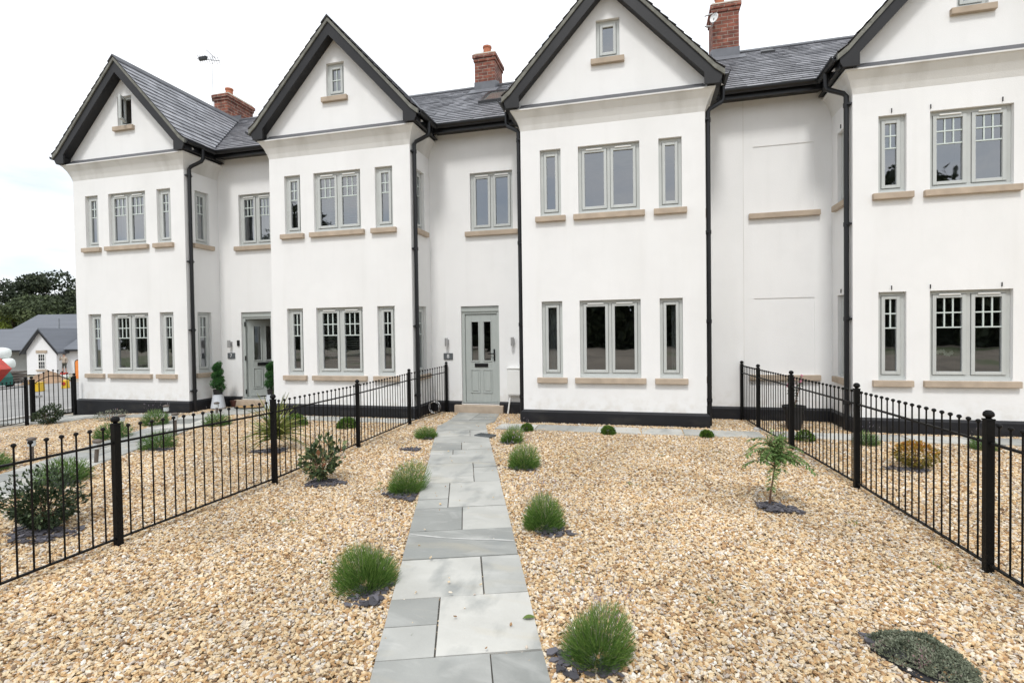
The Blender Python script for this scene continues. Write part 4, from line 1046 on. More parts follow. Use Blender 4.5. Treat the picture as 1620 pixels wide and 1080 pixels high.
mt.prism(pts, lambda p, s: (p[0], p[1], .022 if s else 0)); o = mt.build('door_mat', M['coir'], recalc=True, bevel=.004); o.location = (-8.12, .71, gz(-8) + .02)
tag(o, 'half moon coir door mat in front of the open door', 'door mat')
rim = MB(); rim.tube([(x * 1.02, y * 1.02, .012) for x, y in pts], .014, 6); rim.build('rubber_edge', M['rubber'], o)

# ---------------------------------------------------------------- plants
def blade(mb, base, dirv, length, wd, bend, r, seg=3, tint=None):
    d = Vector(dirv).normalized(); side = d.cross(Vector((r.uniform(-1, 1), r.uniform(-1, 1), r.uniform(-.3, 1)))).normalized()
    p = Vector(base); t = r.random() if tint is None else tint; prev = None
    for k in range(seg + 1):
        f = k / seg; ww = wd * (1 - f * .85); q = [p - side * ww, p + side * ww]
        if prev: mb.face([prev[0], prev[1], q[1], q[0]], t)
        prev = q; d = (d + Vector((0, 0, bend / seg))).normalized(); p = p + d * (length / seg)
    return p
def leaf(mb, c, d, n, ln, wd, t):
    d = Vector(d).normalized(); s = d.cross(Vector(n)); s = s.normalized() if s.length > 1e-4 else Vector((1, 0, 0)); c = Vector(c); nn = s.cross(d)
    a = c; b = c + d * ln * .5 + s * wd * .5 + nn * wd * .12; e = c + d * ln; f = c + d * ln * .5 - s * wd * .5 + nn * wd * .12; m_ = c + d * ln * .5
    mb.face([a, b, e, m_], t); mb.face([a, m_, e, f], t)
def rdir(r, zmin=-1):
    while True:
        v = Vector((r.gauss(0, 1), r.gauss(0, 1), r.gauss(0, 1)))
        if v.length > .01:
            v.normalize()
            if v.z >= zmin: return v
def lavender_meshes(seed, n, wd, rad=.235, h=.30, spikes=70, flop=0.0):
    r = random.Random(seed); f = MB(); sp0 = MB()
    lump = [(rdir(r, 0), r.uniform(.06, .30)) for _ in range(8)]
    for k in range(n):
        v = rdir(r, -.12); hor = math.hypot(v.x, v.y)
        sc_ = 1 + sum(a * max(0, v.dot(l)) ** 4 for l, a in lump) - .1 * r.random()
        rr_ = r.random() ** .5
        tip = Vector((v.x * rad * sc_, v.y * rad * sc_, .045 + max(-.02, v.z) * (h - .05) * sc_)) * 1.0
        tip = Vector((tip.x * (.35 + .65 * rr_), tip.y * (.35 + .65 * rr_), tip.z * (.35 + .65 * rr_)))
        tip.x += flop * tip.z
        ln = r.uniform(.045, .10)
        d = (Vector((v.x * .85, v.y * .85, .42 + .6 * max(0, v.z))) + rdir(r) * .26)
        base = tip - d.normalized() * ln
        if base.z < .0: base.z = .02
        if r.random() < .012: tip_ = blade(sp0, base, d, ln * 1.1, wd, .1, r, 2, tint=.05)
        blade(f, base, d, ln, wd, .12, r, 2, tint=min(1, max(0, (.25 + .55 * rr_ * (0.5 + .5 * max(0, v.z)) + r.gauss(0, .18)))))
    sp = sp0
    for k in range(spikes):
        a = r.uniform(0, 2 * pi); q = r.uniform(0, 1) ** .6 * rad * .9; ln = r.uniform(.07, .16)
        b = Vector((cos(a) * q + flop * h * .7, sin(a) * q, h * (1 - .45 * (q / rad) ** 2) - .02)); d = Vector((cos(a) * q * 2.2, sin(a) * q * 2.2, 1)) + rdir(r) * .12
        e = blade(sp, b, d, ln, .0013, 0, r, 1, tint=.2); blade(sp, e - d.normalized() * .012, d, r.uniform(.022, .04), .0035, 0, r, 2, tint=r.uniform(.4, 1))
    return f, sp
LV = {}
for k, (n, wd, spk) in enumerate(((5600, .0017, 120), (4600, .0019, 90), (2600, .0028, 60), (1500, .0042, 25), (5200, .0018, 70), (4000, .0021, 110), (2400, .003, 45), (2200, .003, 70))):
    LV[k] = None
    f, sp = lavender_meshes(40 + k, n, wd, spikes=spk, flop={1: .14, 4: -.07, 6: .08, 7: -.05}.get(k, 0), rad=[.235, .225, .235, .235, .25, .225, .245, .22][k], h=[.30, .30, .29, .30, .275, .31, .25, .29][k])
    LV[k] = (f, sp)
lav_cache = {}
def lavender(x, y, s, var, label, rz=0, squash=1.0, dark=False):
    e = empty('lavender_plant', (x, y, gz(x)), label, 'lavender', 'lavender plants in the gravel', rz)
    key = (var, dark)
    if key not in lav_cache:
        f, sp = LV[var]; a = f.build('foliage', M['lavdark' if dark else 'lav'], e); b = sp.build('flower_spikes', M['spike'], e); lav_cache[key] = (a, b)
    else:
        a0, b0 = lav_cache[key]; a = a0.copy(); COL.objects.link(a); a.parent = e; b = b0.copy(); COL.objects.link(b); b.parent = e
    for o in (a, b): o.scale = (s, s, s * squash)
    return e
lavender(-.22, -6.18, .70, 0, 'large lavender clump nearest the camera, right of the flagstone path', .4)
lavender(-1.66, -5.77, .76, 4, 'large lavender clump nearest the camera, left of the flagstone path', 2.1, 1.18)
lavender(-.78, -4.62, .84, 5, 'lavender clump right of the path, second from the camera', 3.3, .92)
lavender(-2.27, -4.02, .84, 1, 'straggly lavender left of the path leaning to the right, slate chips under it', .3, .85)
lavender(-1.33, -2.90, .88, 2, 'lavender clump right of the path, second from the houses', 1.1, .9)
lavender(-1.80, -1.62, .84, 7, 'lavender clump right of the path nearest the houses, beside the drain cover', 4.1, .82)
lavender(-3.10, -1.55, .78, 6, 'lavender clump left of the path nearest the closed front door', 2.5, .72)
lavender(-6.55, -2.88, .98, 3, 'lavender beside the next garden path, seen through the fence right of the nearest post', 0, .72, True)
lavender(-7.90, -2.48, 1.05, 3, 'broad lavender beyond the next garden path, left of the solar lights', 1, .72, True)
lavender(-8.28, -1.42, .92, 3, 'round lavender beside the upright solar light in front of the end house', 2, .85, True)
lavender(-7.12, -1.25, .95, 3, 'lavender beside the next garden path, just below the grey plant pot', 3, .66, True)
lavender(-7.45, -4.25, .95, 3, 'lavender at the left picture edge beyond the path', 4, .72, True)
lavender(-6.05, -4.42, 1.10, 3, 'lavender at the left beside the next garden path, behind the fence bars', 5, .72, True)
lavender(2.84, -.92, .66, 3, 'lavender behind the right fence, close to the far house strip path', 2.2, .8, True)
lavender(4.08, -.96, .64, 3, 'lavender behind the nearest right fence post', 1.2, .7, True)

def leaf_ball(seed, n, rx, rz, ln, wd, outward=.6, floor=0.0, jit=.15, lumps=6, lumpamp=.25, tint_fn=None, inner=.6):
    r = random.Random(seed); mb = MB(); L_ = [(rdir(r, -.2), r.uniform(.3, 1) * lumpamp) for _ in range(lumps)]
    for k in range(n):
        v = rdir(r, -.35 if floor == 0 else -.97); q = (inner + (1 - inner) * r.random() ** .5) * (1 - .15 + sum(a * max(0, v.dot(l)) ** 5 for l, a in L_))
        c = Vector((v.x * rx * q, v.y * rx * q, (.025 + rz * max(0, v.z) * q) if floor == 0 else floor + v.z * rz * q))
        if c.z < .003: c.z = .003
        d = v * outward + rdir(r) * (1 - outward) + Vector((0, 0, .15)); s = ln * r.uniform(.6, 1.25)
        t = tint_fn(r, v) if tint_fn else min(1, max(0, r.gauss(.5, .24)))
        leaf(mb, c, d, rdir(r), s, wd * s / ln, t)
    return mb
def hebe(x, y, rx, rz, label, seed, n=900):
    o = leaf_ball(seed, int(n * 1.8), rx, rz, .024, .014, .6, lumps=3, lumpamp=.15, inner=.45).build('hebe_plant', M['hebe']); o.location = (x, y, gz(x)); return tag(o, label, 'shrub', 'small clipped domes by the strip path')
hebe(-1.76, -.80, .105, .10, 'tiny green dome plant on the strip path, nearest the flagstone path', 1)
hebe(-.515, -.83, .115, .115, 'tiny green dome plant below the middle of the plain front window', 2)
hebe(.87, -.78, .095, .085, 'tiny green dome plant near the right fence, on the strip path edge', 3)
hebe(-4.74, -1.05, .18, .17, 'dark green dome shrub behind the left fence in front of the plinth', 4, 1500)
hebe(-5.75, -1.0, .22, .2, 'green dome shrub behind the spiky sword plant', 5, 1500)
hebe(2.14, -.80, .13, .14, 'little green shrub at the foot of the hanging black pot', 6, 700)
def shrub(name, x, y, label, m, seed, n, rx, rz, ln, wd, floor, stems=7, tint_fn=None, cat='shrub', **k):
    e = empty(name, (x, y, gz(x)), label, cat)
    leaf_ball(seed, n, rx, rz, ln, wd, .55, floor, tint_fn=tint_fn, inner=.35, **k).build('foliage', m, e)
    st = MB(); r = random.Random(seed + 5)
    for i in range(stems):
        v = rdir(r, .25); st.tube([(0, 0, 0), (v.x * rx * .35, v.y * rx * .35, floor * .7), (v.x * rx * .8, v.y * rx * .8, floor + v.z * rz * .8)], [.008, .006, .003], 5)
    st.build('stems', M['stem'], e); return e
ph_t = lambda r, v: min(1, max(0, r.gauss(.42, .26)))
shrub('evergreen_shrub', -3.28, -3.87, 'broad leaved evergreen shrub with a few reddish leaves beside the left fence', M['photinia'], 31, 480, .15, .16, .066, .036, .20, tint_fn=ph_t, lumps=9, lumpamp=.75)
shrub('dark_bush', -4.72, -5.50, 'dark leafy bush behind the fence at the lower left', M['rhodo'], 33, 2800, .195, .175, .040, .018, .18, 8, lumps=10, lumpamp=.7)
shrub('round_bush', -11.05, -1.22, 'dark rounded bush in front of the garden gate', M['rhodo'], 35, 1500, .21, .17, .042, .02, .16, 7, lumps=8, lumpamp=.5)
shrub('golden_shrub', 2.86, -2.12, 'golden orange leaved shrub behind the right fence', M['gold'], 37, 1300, .215, .16, .035, .018, .15, 6, tint_fn=lambda r, v: min(1, max(0, .45 + .35 * v.z + r.gauss(0, .2))))
shrub('grey_shrub', -10.0, -.85, 'low grey green plant in front of the end house plinth', M['thyme'], 39, 500, .30, .09, .04, .012, .08, 4)
# creeping mat in the lower right corner
tm = MB(); r = random.Random(61)
for k in range(6000):
    a = r.uniform(0, 2 * pi); q = math.sqrt(r.random()); edge = 1 + .10 * sin(3 * a + 1) + .07 * sin(5 * a) + .04 * sin(11 * a)
    x = cos(a) * q * .16 * edge; y = sin(a) * q * .21 * edge
    h = .07 * (1 - q ** 3) + .012 * mnoise.noise((x * 14, y * 14, 3)) + .01 * mnoise.noise((x * 40, y * 40, 9))
    v = rdir(r, .1); t = .5 + .8 * mnoise.noise((x * 11, y * 11, 1)) + r.gauss(0, .16)
    leaf(tm, (x, y, max(.004, h - r.random() * .012)), v, rdir(r), r.uniform(.010, .018), .0075, min(1, max(0, t)))
o = tm.build('creeping_thyme', M['thyme']); o.location = (1.245, -5.85, .045); o.rotation_euler.z = .75
tag(o, 'low grey green creeping mat plant in the lower right corner', 'ground cover plant')
fb = MB(); 
fb.prism([(.163 * cos(2 * pi * k / 24) * (1 + .06 * sin(5 * k)), .212 * sin(2 * pi * k / 24) * (1 + .05 * sin(3 * k))) for k in range(24)], lambda p, s: (p[0], p[1], .006 if s else 0))
o2 = fb.build('weed_fabric', M['fabric'], recalc=True); o2.location = (1.24, -5.85, .033); o2.rotation_euler.z = .75
tag(o2, 'black weed fabric showing under the creeping mat plant', 'fabric')

# sapling with feathery drooping branches
ac = empty('sapling', (1.06, -3.70, .03), 'young sapling with thin stem and feathery drooping leaves on the right gravel', 'tree')
tr = MB(); stem_pts = [(0, 0, 0), (.012, .0, .12), (.035, .0, .26), (.055, .01, .40), (.065, .01, .50)]
tr.tube(stem_pts, [.010, .009, .008, .007, .005], 7); fo = MB(); r = random.Random(72)
for k in range(24):
    a = 2 * pi * k / 24 * 2.4 + r.uniform(-.3, .3); z0 = r.uniform(.30, .54); ln = r.uniform(.18, .36) * (1.05 if k % 3 else .75)
    p = Vector((.055, .01, z0)); d = Vector((cos(a), sin(a), r.uniform(.25, 1.15))).normalized(); pts = [p]
    for j in range(6):
        p = p + d * ln / 6; d = (d + Vector((0, 0, -.30))).normalized(); pts.append(p)
    tr.tube(pts, [.003, .0026, .0022, .0018, .0014, .001, .001], 5)
    for j in range(1, 7):
        for q in range(12):
            f_ = r.random(); c = pts[j - 1].lerp(pts[j], f_); s = 1 if q % 2 else -1
            side = Vector((-sin(a), cos(a), 0)) * s
            d2 = (side + (pts[j] - pts[j - 1]).normalized() * .7 + Vector((0, 0, -.25)) + rdir(r) * .3)
            ll = r.uniform(.035, .07)
            leaf(fo, c, d2, Vector((0, 0, 1)) + rdir(r) * .4, ll, .0115, min(1, max(0, r.gauss(.5, .25))))
            leaf(fo, c + d2.normalized() * ll * .4, d2 + side * .8, Vector((0, 0, 1)), ll * .6, .0095, min(1, max(0, r.gauss(.55, .25))))
for k in range(34):      # short leafy shoots that fill the middle of the crown
    p = Vector((.055, .01, r.uniform(.36, .56))) + rdir(r) * .02; d = (rdir(r, -.25) + Vector((0, 0, .3))).normalized(); ln = r.uniform(.07, .17); pts = [p]
    for j in range(3): p = p + d * ln / 3; d = (d + Vector((0, 0, -.2))).normalized(); pts.append(p)
    tr.tube(pts, [.0022, .0018, .0014, .001], 5)
    for q in range(26):
        j = r.randrange(3); c = pts[j].lerp(pts[j + 1], r.random()); leaf(fo, c, rdir(r) + d * .6 + Vector((0, 0, -.15)), Vector((0, 0, 1)) + rdir(r) * .6, r.uniform(.03, .055), .011, min(1, max(0, r.gauss(.5, .25))))
tr.build('trunk', M['stem'], ac); fo.build('crown', M['acer'], ac)
# spiky sword-leaved plant behind the fence
cd = empty('cordyline', (-4.78, -2.72, .03), 'spiky sword leaved plant behind the left fence on a dark slate patch', 'plant')
f = MB(); r = random.Random(81)
for k in range(150):
    a = r.uniform(0, 2 * pi); el = r.uniform(-.1, 1.35); d = Vector((cos(a) * cos(el), sin(a) * cos(el), sin(el)))
    blade(f, (0, 0, r.uniform(.16, .34)), d, r.uniform(.32, .56), .014, -.55 if el < .8 else -.15, r, 5)
f.build('foliage', M['cordyline'], cd)
f = MB(); f.tube([(0, 0, 0), (0, 0, .32)], [.03, .025], 8); f.build('trunk', M['bark'], cd)
# clipped spiral trees in pots either side of the open door
def topiary(x, y, label, seed, n=6500):
    e = empty('spiral_topiary', (x, y, gz(x) + .02), label, 'potted topiary', 'spiral topiary trees beside the open door'); r = random.Random(seed); f = MB()
    for k in range(n):
        t = r.random(); a = t * 2 * pi * 3.1; z = .42 + t * .52; rad = .14 * (1 - .5 * t); c = Vector((cos(a) * rad * .5, sin(a) * rad * .5, z)); v = rdir(r)
        c += v * (.092 * (1 - .38 * t)) * (.45 + .55 * r.random()); leaf(f, c, v + rdir(r) * .6, rdir(r), .024, .016, min(1, max(0, .5 + .3 * v.z + r.gauss(0, .18))))
    f.build('foliage', M['topiary'], e)
    b = MB(); b.tube([(0, 0, .3), (0, 0, .9)], .012, 6); b.build('trunk', M['bark'], e)
    b = MB(); b.lathe((0, 0, 0), [(.13, 0), (.145, .02), (.12, .16), (.098, .29), (.104, .30), (.104, .285), (.09, .28)], 20); b.build('pot', M['pot_white'], e, smooth=False)
    b = MB(); b.lathe((0, 0, .27), [(.08, 0), (.092, .12), (.096, .13), (.085, .13), (.08, .11)], 16); b.build('liner_pot', M['pot_black'], e)
    return e
topiary(-8.70, .42, 'spiral topiary in pale grey pot left of the open door', 3)
topiary(-7.50, .58, 'spiral topiary in pale pot right of the open door, mostly hidden by the bay corner', 4)
b = MB(); b.lathe((0, 0, 0), [(.05, 0), (.07, .10), (.078, .11), (.078, .13), (.065, .13), (.06, .1)], 14); o = b.build('brown_pot', M['pot_brown']); o.location = (-8.60, .74, gz(-8.6) + .02)
tag(o, 'small brown pot behind the grey topiary pot', 'plant pot')
# black pot with a flowering climber behind the right fence
bp_ = empty('flower_pot', (2.22, .05, .03), 'tall black flared pot with a thin pink flowering plant behind the right fence', 'plant pot')
b = MB(); b.lathe((0, 0, 0), [(.09, 0), (.10, .02), (.135, .31), (.165, .315), (.17, .365), (.155, .365), (.14, .32), (.12, .3)], 20); b.build('pot', M['pot_black'], bp_)
f = MB(); st = MB(); pk = MB(); r = random.Random(91)
for k in range(7):
    a = r.uniform(0, 6.3); t_ = Vector((cos(a) * r.uniform(.05, .14), sin(a) * r.uniform(.05, .14), r.uniform(.62, .82)))
    st.tube([(0, 0, .3), tuple(t_ * .6 + Vector((0, 0, .1))), tuple(t_)], .004, 5)
    for q in range(26): leaf(f, Vector((0, 0, .36)).lerp(t_, r.random()) + rdir(r) * .03, rdir(r), rdir(r), .035, .018, r.random())
    for q in range(7): leaf(pk, t_ + rdir(r) * .03, rdir(r), rdir(r), .03, .022, .5)
f.build('foliage', M['rhodo'], bp_); st.build('stems', M['stem'], bp_); pk.build('blossom', M['pink'], bp_)
# stray weeds in the gravel
wd_ = MB(); r = random.Random(95)
spots = [(-2.55, -4.0), (-2.62, -3.8), (-.1, -3.3), (.2, -2.0), (.75, -4.6), (1.5, -3.35), (-.9, -2.3), (-2.9, -4.95), (.35, -5.55), (-2.1, -5.55), (1.6, -4.05), (-3.2, -2.1), (-1.2, -6.2), (-.6, -1.8), (.9, -1.7), (-2.0, -4.4), (1.85, -4.75), (-3.0, -2.25), (-1.0, -4.05), (-.42, -5.4), (-1.5, -6.3), (-2.4, -3.15), (.1, -4.3)]
for x, y in spots:
    for k in range(r.randint(8, 20)):
        blade(wd_, (x + r.gauss(0, .03), y + r.gauss(0, .03), .03), rdir(r, .2), r.uniform(.015, .045), .004, -.2, r, 2)
tag(wd_.build('weeds', M['weed']), kind='stuff')
# plum slate chips round the plants
sc_ = MB(); r = random.Random(97)
def chips(x, y, rx, ry, n, s=1.0, rot=0, avoid=0):
    for k in range(n):
        a = r.uniform(0, 2 * pi); q = math.sqrt(r.random()); ed = 1 + .18 * sin(3 * a + x * 7) + .1 * sin(7 * a + y)
        px, py = cos(a) * q * rx * ed, sin(a) * q * ry * ed
        px, py = px * cos(rot) - py * sin(rot), px * sin(rot) + py * cos(rot)
        qq = (Vector((x + px, y + py)) - o_).dot(n_)
        if -.03 < qq < .83: continue
        m = Matrix.Rotation(r.uniform(0, 6.3), 3, 'Z') @ Matrix.Rotation(r.uniform(-.25, .25), 3, 'X') @ Matrix.Rotation(r.uniform(-.25, .25), 3, 'Y')
        l = r.uniform(.02, .05) * s; wv = l * r.uniform(.4, .8); kk = r.randint(5, 6); th = r.uniform(.004, .009)
        poly = [(cos(2 * pi * j / kk + r.uniform(-.3, .3)) * l, sin(2 * pi * j / kk + r.uniform(-.3, .3)) * wv) for j in range(kk)]
        c = Vector((x + px, y + py, gz(x) + .006 + r.uniform(0, .016))); t = r.random()
        sc_.prism(poly, lambda p, sd_: c + m @ Vector((p[0], p[1], th if sd_ else 0)), t)
chips(1.10, -3.80, .165, .12, 210, .62, -.35); chips(-1.56, -5.90, .15, .11, 46, .85, .5); chips(-1.46, -5.70, .07, .10, 18, .8)
chips(-.30, -6.25, .21, .11, 46, .95); chips(-.68, -4.72, .15, .10, 60, .7); chips(-2.2, -4.14, .2, .11, 100, .7, -.2); chips(-3.22, -3.93, .2, .13, 170, .6, .3); chips(-1.33, -2.98, .16, .09, 60, .6)
chips(-4.80, -2.78, .23, .13, 190, .65, .3); chips(-2.98, -2.34, .13, .085, 150, .5); chips(-3.0, -1.62, .13, .08, 50, .6); chips(-1.8, -1.7, .12, .08, 40, .6); chips(-4.6, -5.6, .28, .17, 180, .7)
chips(2.74, -2.22, .2, .11, 120, .6); chips(-6.4, -2.98, .2, .09, 80, .6); chips(-5.95, -4.5, .2, .1, 80, .6); chips(1.13, -5.82, .05, .12, 20, .7, .5)
tag(sc_.build('slate_chips', M['slatechip'], recalc=True), kind='stuff')
dc = MB(); dc.bx((-.14, -.085, 0), (.14, .085, .02))
for k in range(7): dc.bx((-.12 + k * .036, -.07, .021), (-.105 + k * .036, .07, .027))
o = dc.build('drain_cover', M['plaque'], bevel=.002); o.location = (-2.27, -1.33, .045); o.rotation_euler.z = -.3
tag(o, 'small dark grey slotted drain cover at the right edge of the path', 'drain cover')

# solar garden lights on stakes
def solar(x, y, label, h=.30, tilt=0):
    e = empty('solar_light', (x, y, gz(x)), label, 'garden light', 'solar stake lights along the next garden path'); e.rotation_euler = (0, tilt, 0)
    b = MB(); b.tube([(0, 0, -.02), (0, 0, h - .11)], .022, 10); b.build('stake', M['lampwood'], e)
    b = MB(); b.lathe((0, 0, h - .115), [(.03, 0), (.042, .01), (.042, .075), (.038, .08)], 14); b.build('lens', M['lampglass'], e)
    b = MB(); b.lathe((0, 0, h - .034), [(.046, 0), (.052, .006), (.052, .022), (.03, .034)], 14); b.build('cap', M['lampwood'], e)
solar(-7.49, -3.80, 'stubby solar stake light left of the path near the left picture edge'); solar(-6.53, -3.735, 'pale solar stake light between fence bars, leaning by the path', .3, .12)
solar(-8.30, -1.98, 'solar stake light standing directly above the nearest left fence post', .28); solar(-8.24, -1.22, 'upright solar stake light touching the round lavender by the end house', .33)
solar(-7.07, -2.12, 'tall solar stake light on the near side of the next garden path', .36); solar(-8.18, -.16, 'solar stake light just in front of the grey topiary pot', .24)

# ---------------------------------------------------------------- railings
def ball_top(mb, x, y, z, r): mb.lathe((x, y, z), [(r * .45, -r * 1.0), (r * .5, -r * .75), (r * .95, -r * .4), (r, 0), (r * .85, r * .45), (r * .45, r * .78), (r * .05, r * .85)], 12)
def railing(name, pts, label, hz=None, group='black metal railings', foot=None):
    e = empty(name, (pts[0][0], pts[0][1], gz(pts[0][0])), label, 'fence', group)
    for k, (x, y, hp) in enumerate(pts):
        b = MB(); z0 = gz(x); t = Vector((pts[min(k + 1, len(pts) - 1)][0] - pts[max(0, k - 1)][0], pts[min(k + 1, len(pts) - 1)][1] - pts[max(0, k - 1)][1], 0)); ang = math.atan2(t.y, t.x)
        b.box((x, y, z0 - .05 + (hp + .05) / 2), (.046, .046, hp + .05), Matrix.Rotation(ang, 3, 'Z')); b.box((x, y, z0 + hp + .006), (.051, .051, .012), Matrix.Rotation(ang, 3, 'Z'))
        ball_top(b, x, y, z0 + hp + .040, .030)
        P(b, 'post', M['metal_black'], e, bevel=.003)
    for (x0, y0, h0), (x1, y1, h1) in zip(pts[:-1], pts[1:]):
        b = MB(); a = Vector((x0, y0, 0)); c = Vector((x1, y1, 0)); d = (c - a); Ln = d.length; n = max(2, round(Ln / .092)); ang = math.atan2(d.y, d.x)
        rot = Matrix.Rotation(ang, 3, 'Z')
        for zz, th in ((.795, .014), (.055, .012)):
            za = gz(x0) + zz * h0 / .93 if zz > .5 else gz(x0) + zz; zb = gz(x1) + zz * h1 / .93 if zz > .5 else gz(x1) + zz
            A = Vector((x0, y0, za)); B = Vector((x1, y1, zb)); sd_ = Vector((-d.y, d.x, 0)).normalized() * .011; hh = Vector((0, 0, th / 2))
            b.prism([(0, 0), (1, 0), (1, 1), (0, 1)], lambda p, s: (B if p[0] else A) + (hh if p[1] else -hh) + (sd_ if s else -sd_))
        for k in range(1, n):
            p = a + d * (k / n); f_ = k / n; h = (h0 + (h1 - h0) * f_) / .93; z = gz(p.x)
            b.tube([(p.x, p.y, z + .055), (p.x, p.y, z + .905 * h)], .0058, 7); ball_top(b, p.x, p.y, z + .913 * h, .0152)
        P(b, 'panel', M['metal_black'], e, recalc=True)
    return e
LEFT = [(-3.84, -7.25, .90), (-3.80, -5.625, .90), (-3.735, -4.02, .87), (-3.785, -2.30, .86), (-3.845, -.56, .88), (-3.70, .78, .92)]
railing('railing_fence', LEFT, 'black railing on the left, running from the lower left up to the sage door')
RIGHT = [(2.19, -6.5, .95), (2.088, -4.76, .955), (1.98, -3.01, .95), (1.83, -1.35, .94), (1.69, -.09, .94), (1.615, .80, .94)]
rf_ = railing('railing_fence', RIGHT, 'black railing on the right, running towards the wall between the two right houses')
b = MB(); b.lathe((1.69, -.09, .0), [(.075, 0), (.07, .06), (.05, .075)], 10); P(b, 'concrete_footing', M['kerb'], rf_)
railing('railing_fence', [(-10.55, -3.62, .86), (-11.08, -2.42, .86), (-11.61, -1.22, .86)], 'short black railing at the left picture edge, ending by the gate')
GT = empty('garden_gate', (-11.92, -.91, gz(-11.9)), 'black arched garden gate between two posts beside the end house', 'gate')
for (x, y) in ((-11.80, -1.00), (-11.86, -.16)):
    b = MB(); b.box((x, y, gz(x) + .40), (.05, .05, .92)); ball_top(b, x, y, gz(x) + .895, .03); P(b, 'post', M['metal_black'], GT, bevel=.003)
b = MB(); gx = lambda f_: (-11.80 - .06 * f_, -.955 + .74 * f_)
n = 8
for k in range(n + 1):
    x, y = gx(k / n); h = .78 + .22 * sin(pi * (k / n) * .8 + .35)
    b.tube([(x, y, gz(x) + .07), (x, y, gz(x) + h)], .0075 if 0 < k < n else .014, 7)
    if 0 < k < n: ball_top(b, x, y, gz(x) + h + .012, .018)
for fz in (lambda k: .09, lambda k: .70 + .2 * sin(pi * (k / n) * .8 + .35)):
    b.tube([(*gx(k / n), gz(-11.8) + fz(k)) for k in range(n + 1)], .009, 6)
P(b, 'gate_leaf', M['metal_black'], GT)
b = MB(); b.bx((-11.83, -.93, gz(-11.8) + .48), (-11.77, -.83, gz(-11.8) + .53)); P(b, 'latch', M['steel'], GT)

# ---------------------------------------------------------------- beyond the end house
XA = Vector((.969, .245, 0)); YA = Vector((-.245, .969, 0))
BG = Vector((-51.87, 25.69, -1.66))      # foot of the bungalow's gable, centre
def bl(x, y, z): return BG + XA * x + YA * y + Vector((0, 0, z))
bu = empty('bungalow', tuple(BG), 'distant white bungalow with a gabled front and dark roof beyond the gate', 'bungalow')
def bfaces(mb, quads):
    for q in quads: mb.face([bl(*p) for p in q])
def bbox(mb, a, c):
    vs = [bl(x, y, z) for z in (a[2], c[2]) for y in (a[1], c[1]) for x in (a[0], c[0])]; k = len(mb.v); mb.v += [tuple(v) for v in vs]
    for fc in ((0, 1, 3, 2), (4, 6, 7, 5), (0, 4, 5, 1), (2, 3, 7, 6), (0, 2, 6, 4), (1, 5, 7, 3)): mb.f.append(tuple(k + j for j in fc)); mb.t.append(.5); mb.mi.append(mb.cur)
gwid = 1.33; eave = 2.12; apex = 4.0
b = MB(); b.prism([(-gwid, 0), (gwid, 0), (gwid, eave), (0, apex), (-gwid, eave)], lambda p, s: bl(p[0], 4.0 if s else 0, p[1]))
bbox(b, (gwid - .02, .9, 0), (9, 6, 2.1))
P(b, 'wall', M['bung_wall'], bu, recalc=True)
b = MB(); bbox(b, (-9, 1.5, 0), (-gwid + .02, 6, 2.1)); P(b, 'left_wing_wall', M['bung_shade'], bu)
b = MB()
ov = .28
for s in (1, -1):
    b.prism([(0, apex + .14), (s * (gwid + .38), eave - .12), (s * (gwid + .38), eave - .30), (0, apex - .08)], lambda p, sd_: bl(p[0], 5.0 if sd_ else -ov, p[1]))
b.prism([(.45, 2.05), (.45, 2.2), (4.0, 4.15), (7.6, 2.2), (7.6, 2.05)], lambda p, s: bl(-9.5 if s else -gwid - .1, p[0], p[1]))
b.prism([(.45, 2.05), (.45, 2.2), (4.0, 4.15), (7.6, 2.2), (7.6, 2.05)], lambda p, s: bl(9.5 if s else gwid + .1, p[0], p[1]))
rf2 = P(b, 'roof', M['bung_roof'], bu, recalc=True)
b = MB(); b.tube([tuple(bl(-1.95, 4.1, 3.9)), tuple(bl(-1.95, 4.1, 5.1))], .07, 8); P(b, 'flue', M['lead'], rf2)
b = MB()
for s in (1, -1): b.prism([(0, apex - .01), (s * (gwid + .36), eave - .235), (s * (gwid + .36), eave - .42), (0, apex - .22)], lambda p, sd_: bl(p[0], -.29 if sd_ else -.33, p[1]))
bbox(b, (-9.5, .38, 2.02), (-gwid - .4, .46, 2.17)); bbox(b, (gwid + .4, .38, 2.02), (9.5, .46, 2.17))
P(b, 'bargeboard', M['barge'], bu, recalc=True)
b = MB()
wx0, wx1, wz0, wz1 = -.32, .36, .47, 1.85
bbox(b, (wx0, -.05, wz0), (wx1, -.002, wz0 + .07)); bbox(b, (wx0, -.05, wz1 - .07), (wx1, -.002, wz1)); bbox(b, (wx0, -.05, wz0 + .07), (wx0 + .07, -.002, wz1 - .07)); bbox(b, (wx1 - .07, -.05, wz0 + .07), (wx1, -.002, wz1 - .07))
bbox(b, (wx0 + .07, -.05, 1.13), (wx1 - .07, -.002, 1.22))
for k in (1, 2): bbox(b, (wx0 + .07 + k * .18 - .012, -.04, wz0 + .07), (wx0 + .07 + k * .18 + .012, -.003, 1.13)); bbox(b, (wx0 + .07 + k * .18 - .012, -.04, 1.22), (wx0 + .07 + k * .18 + .012, -.003, wz1 - .07))
for z in (.83, 1.5): bbox(b, (wx0 + .07, -.041, z - .012), (wx1 - .07, -.004, z + .012))
bw_ = P(b, 'window', M['white_plastic'], bu)
b = MB(); bfaces(b, [[(wx0 + .06, -.012, wz0 + .06), (wx1 - .06, -.012, wz0 + .06), (wx1 - .06, -.012, wz1 - .06), (wx0 + .06, -.012, wz1 - .06)]])
dkg = mat('dark_far_glass', (0.03, 0.035, 0.04), 0.08, spec=0.6); P(b, 'pane', dkg, bw_)
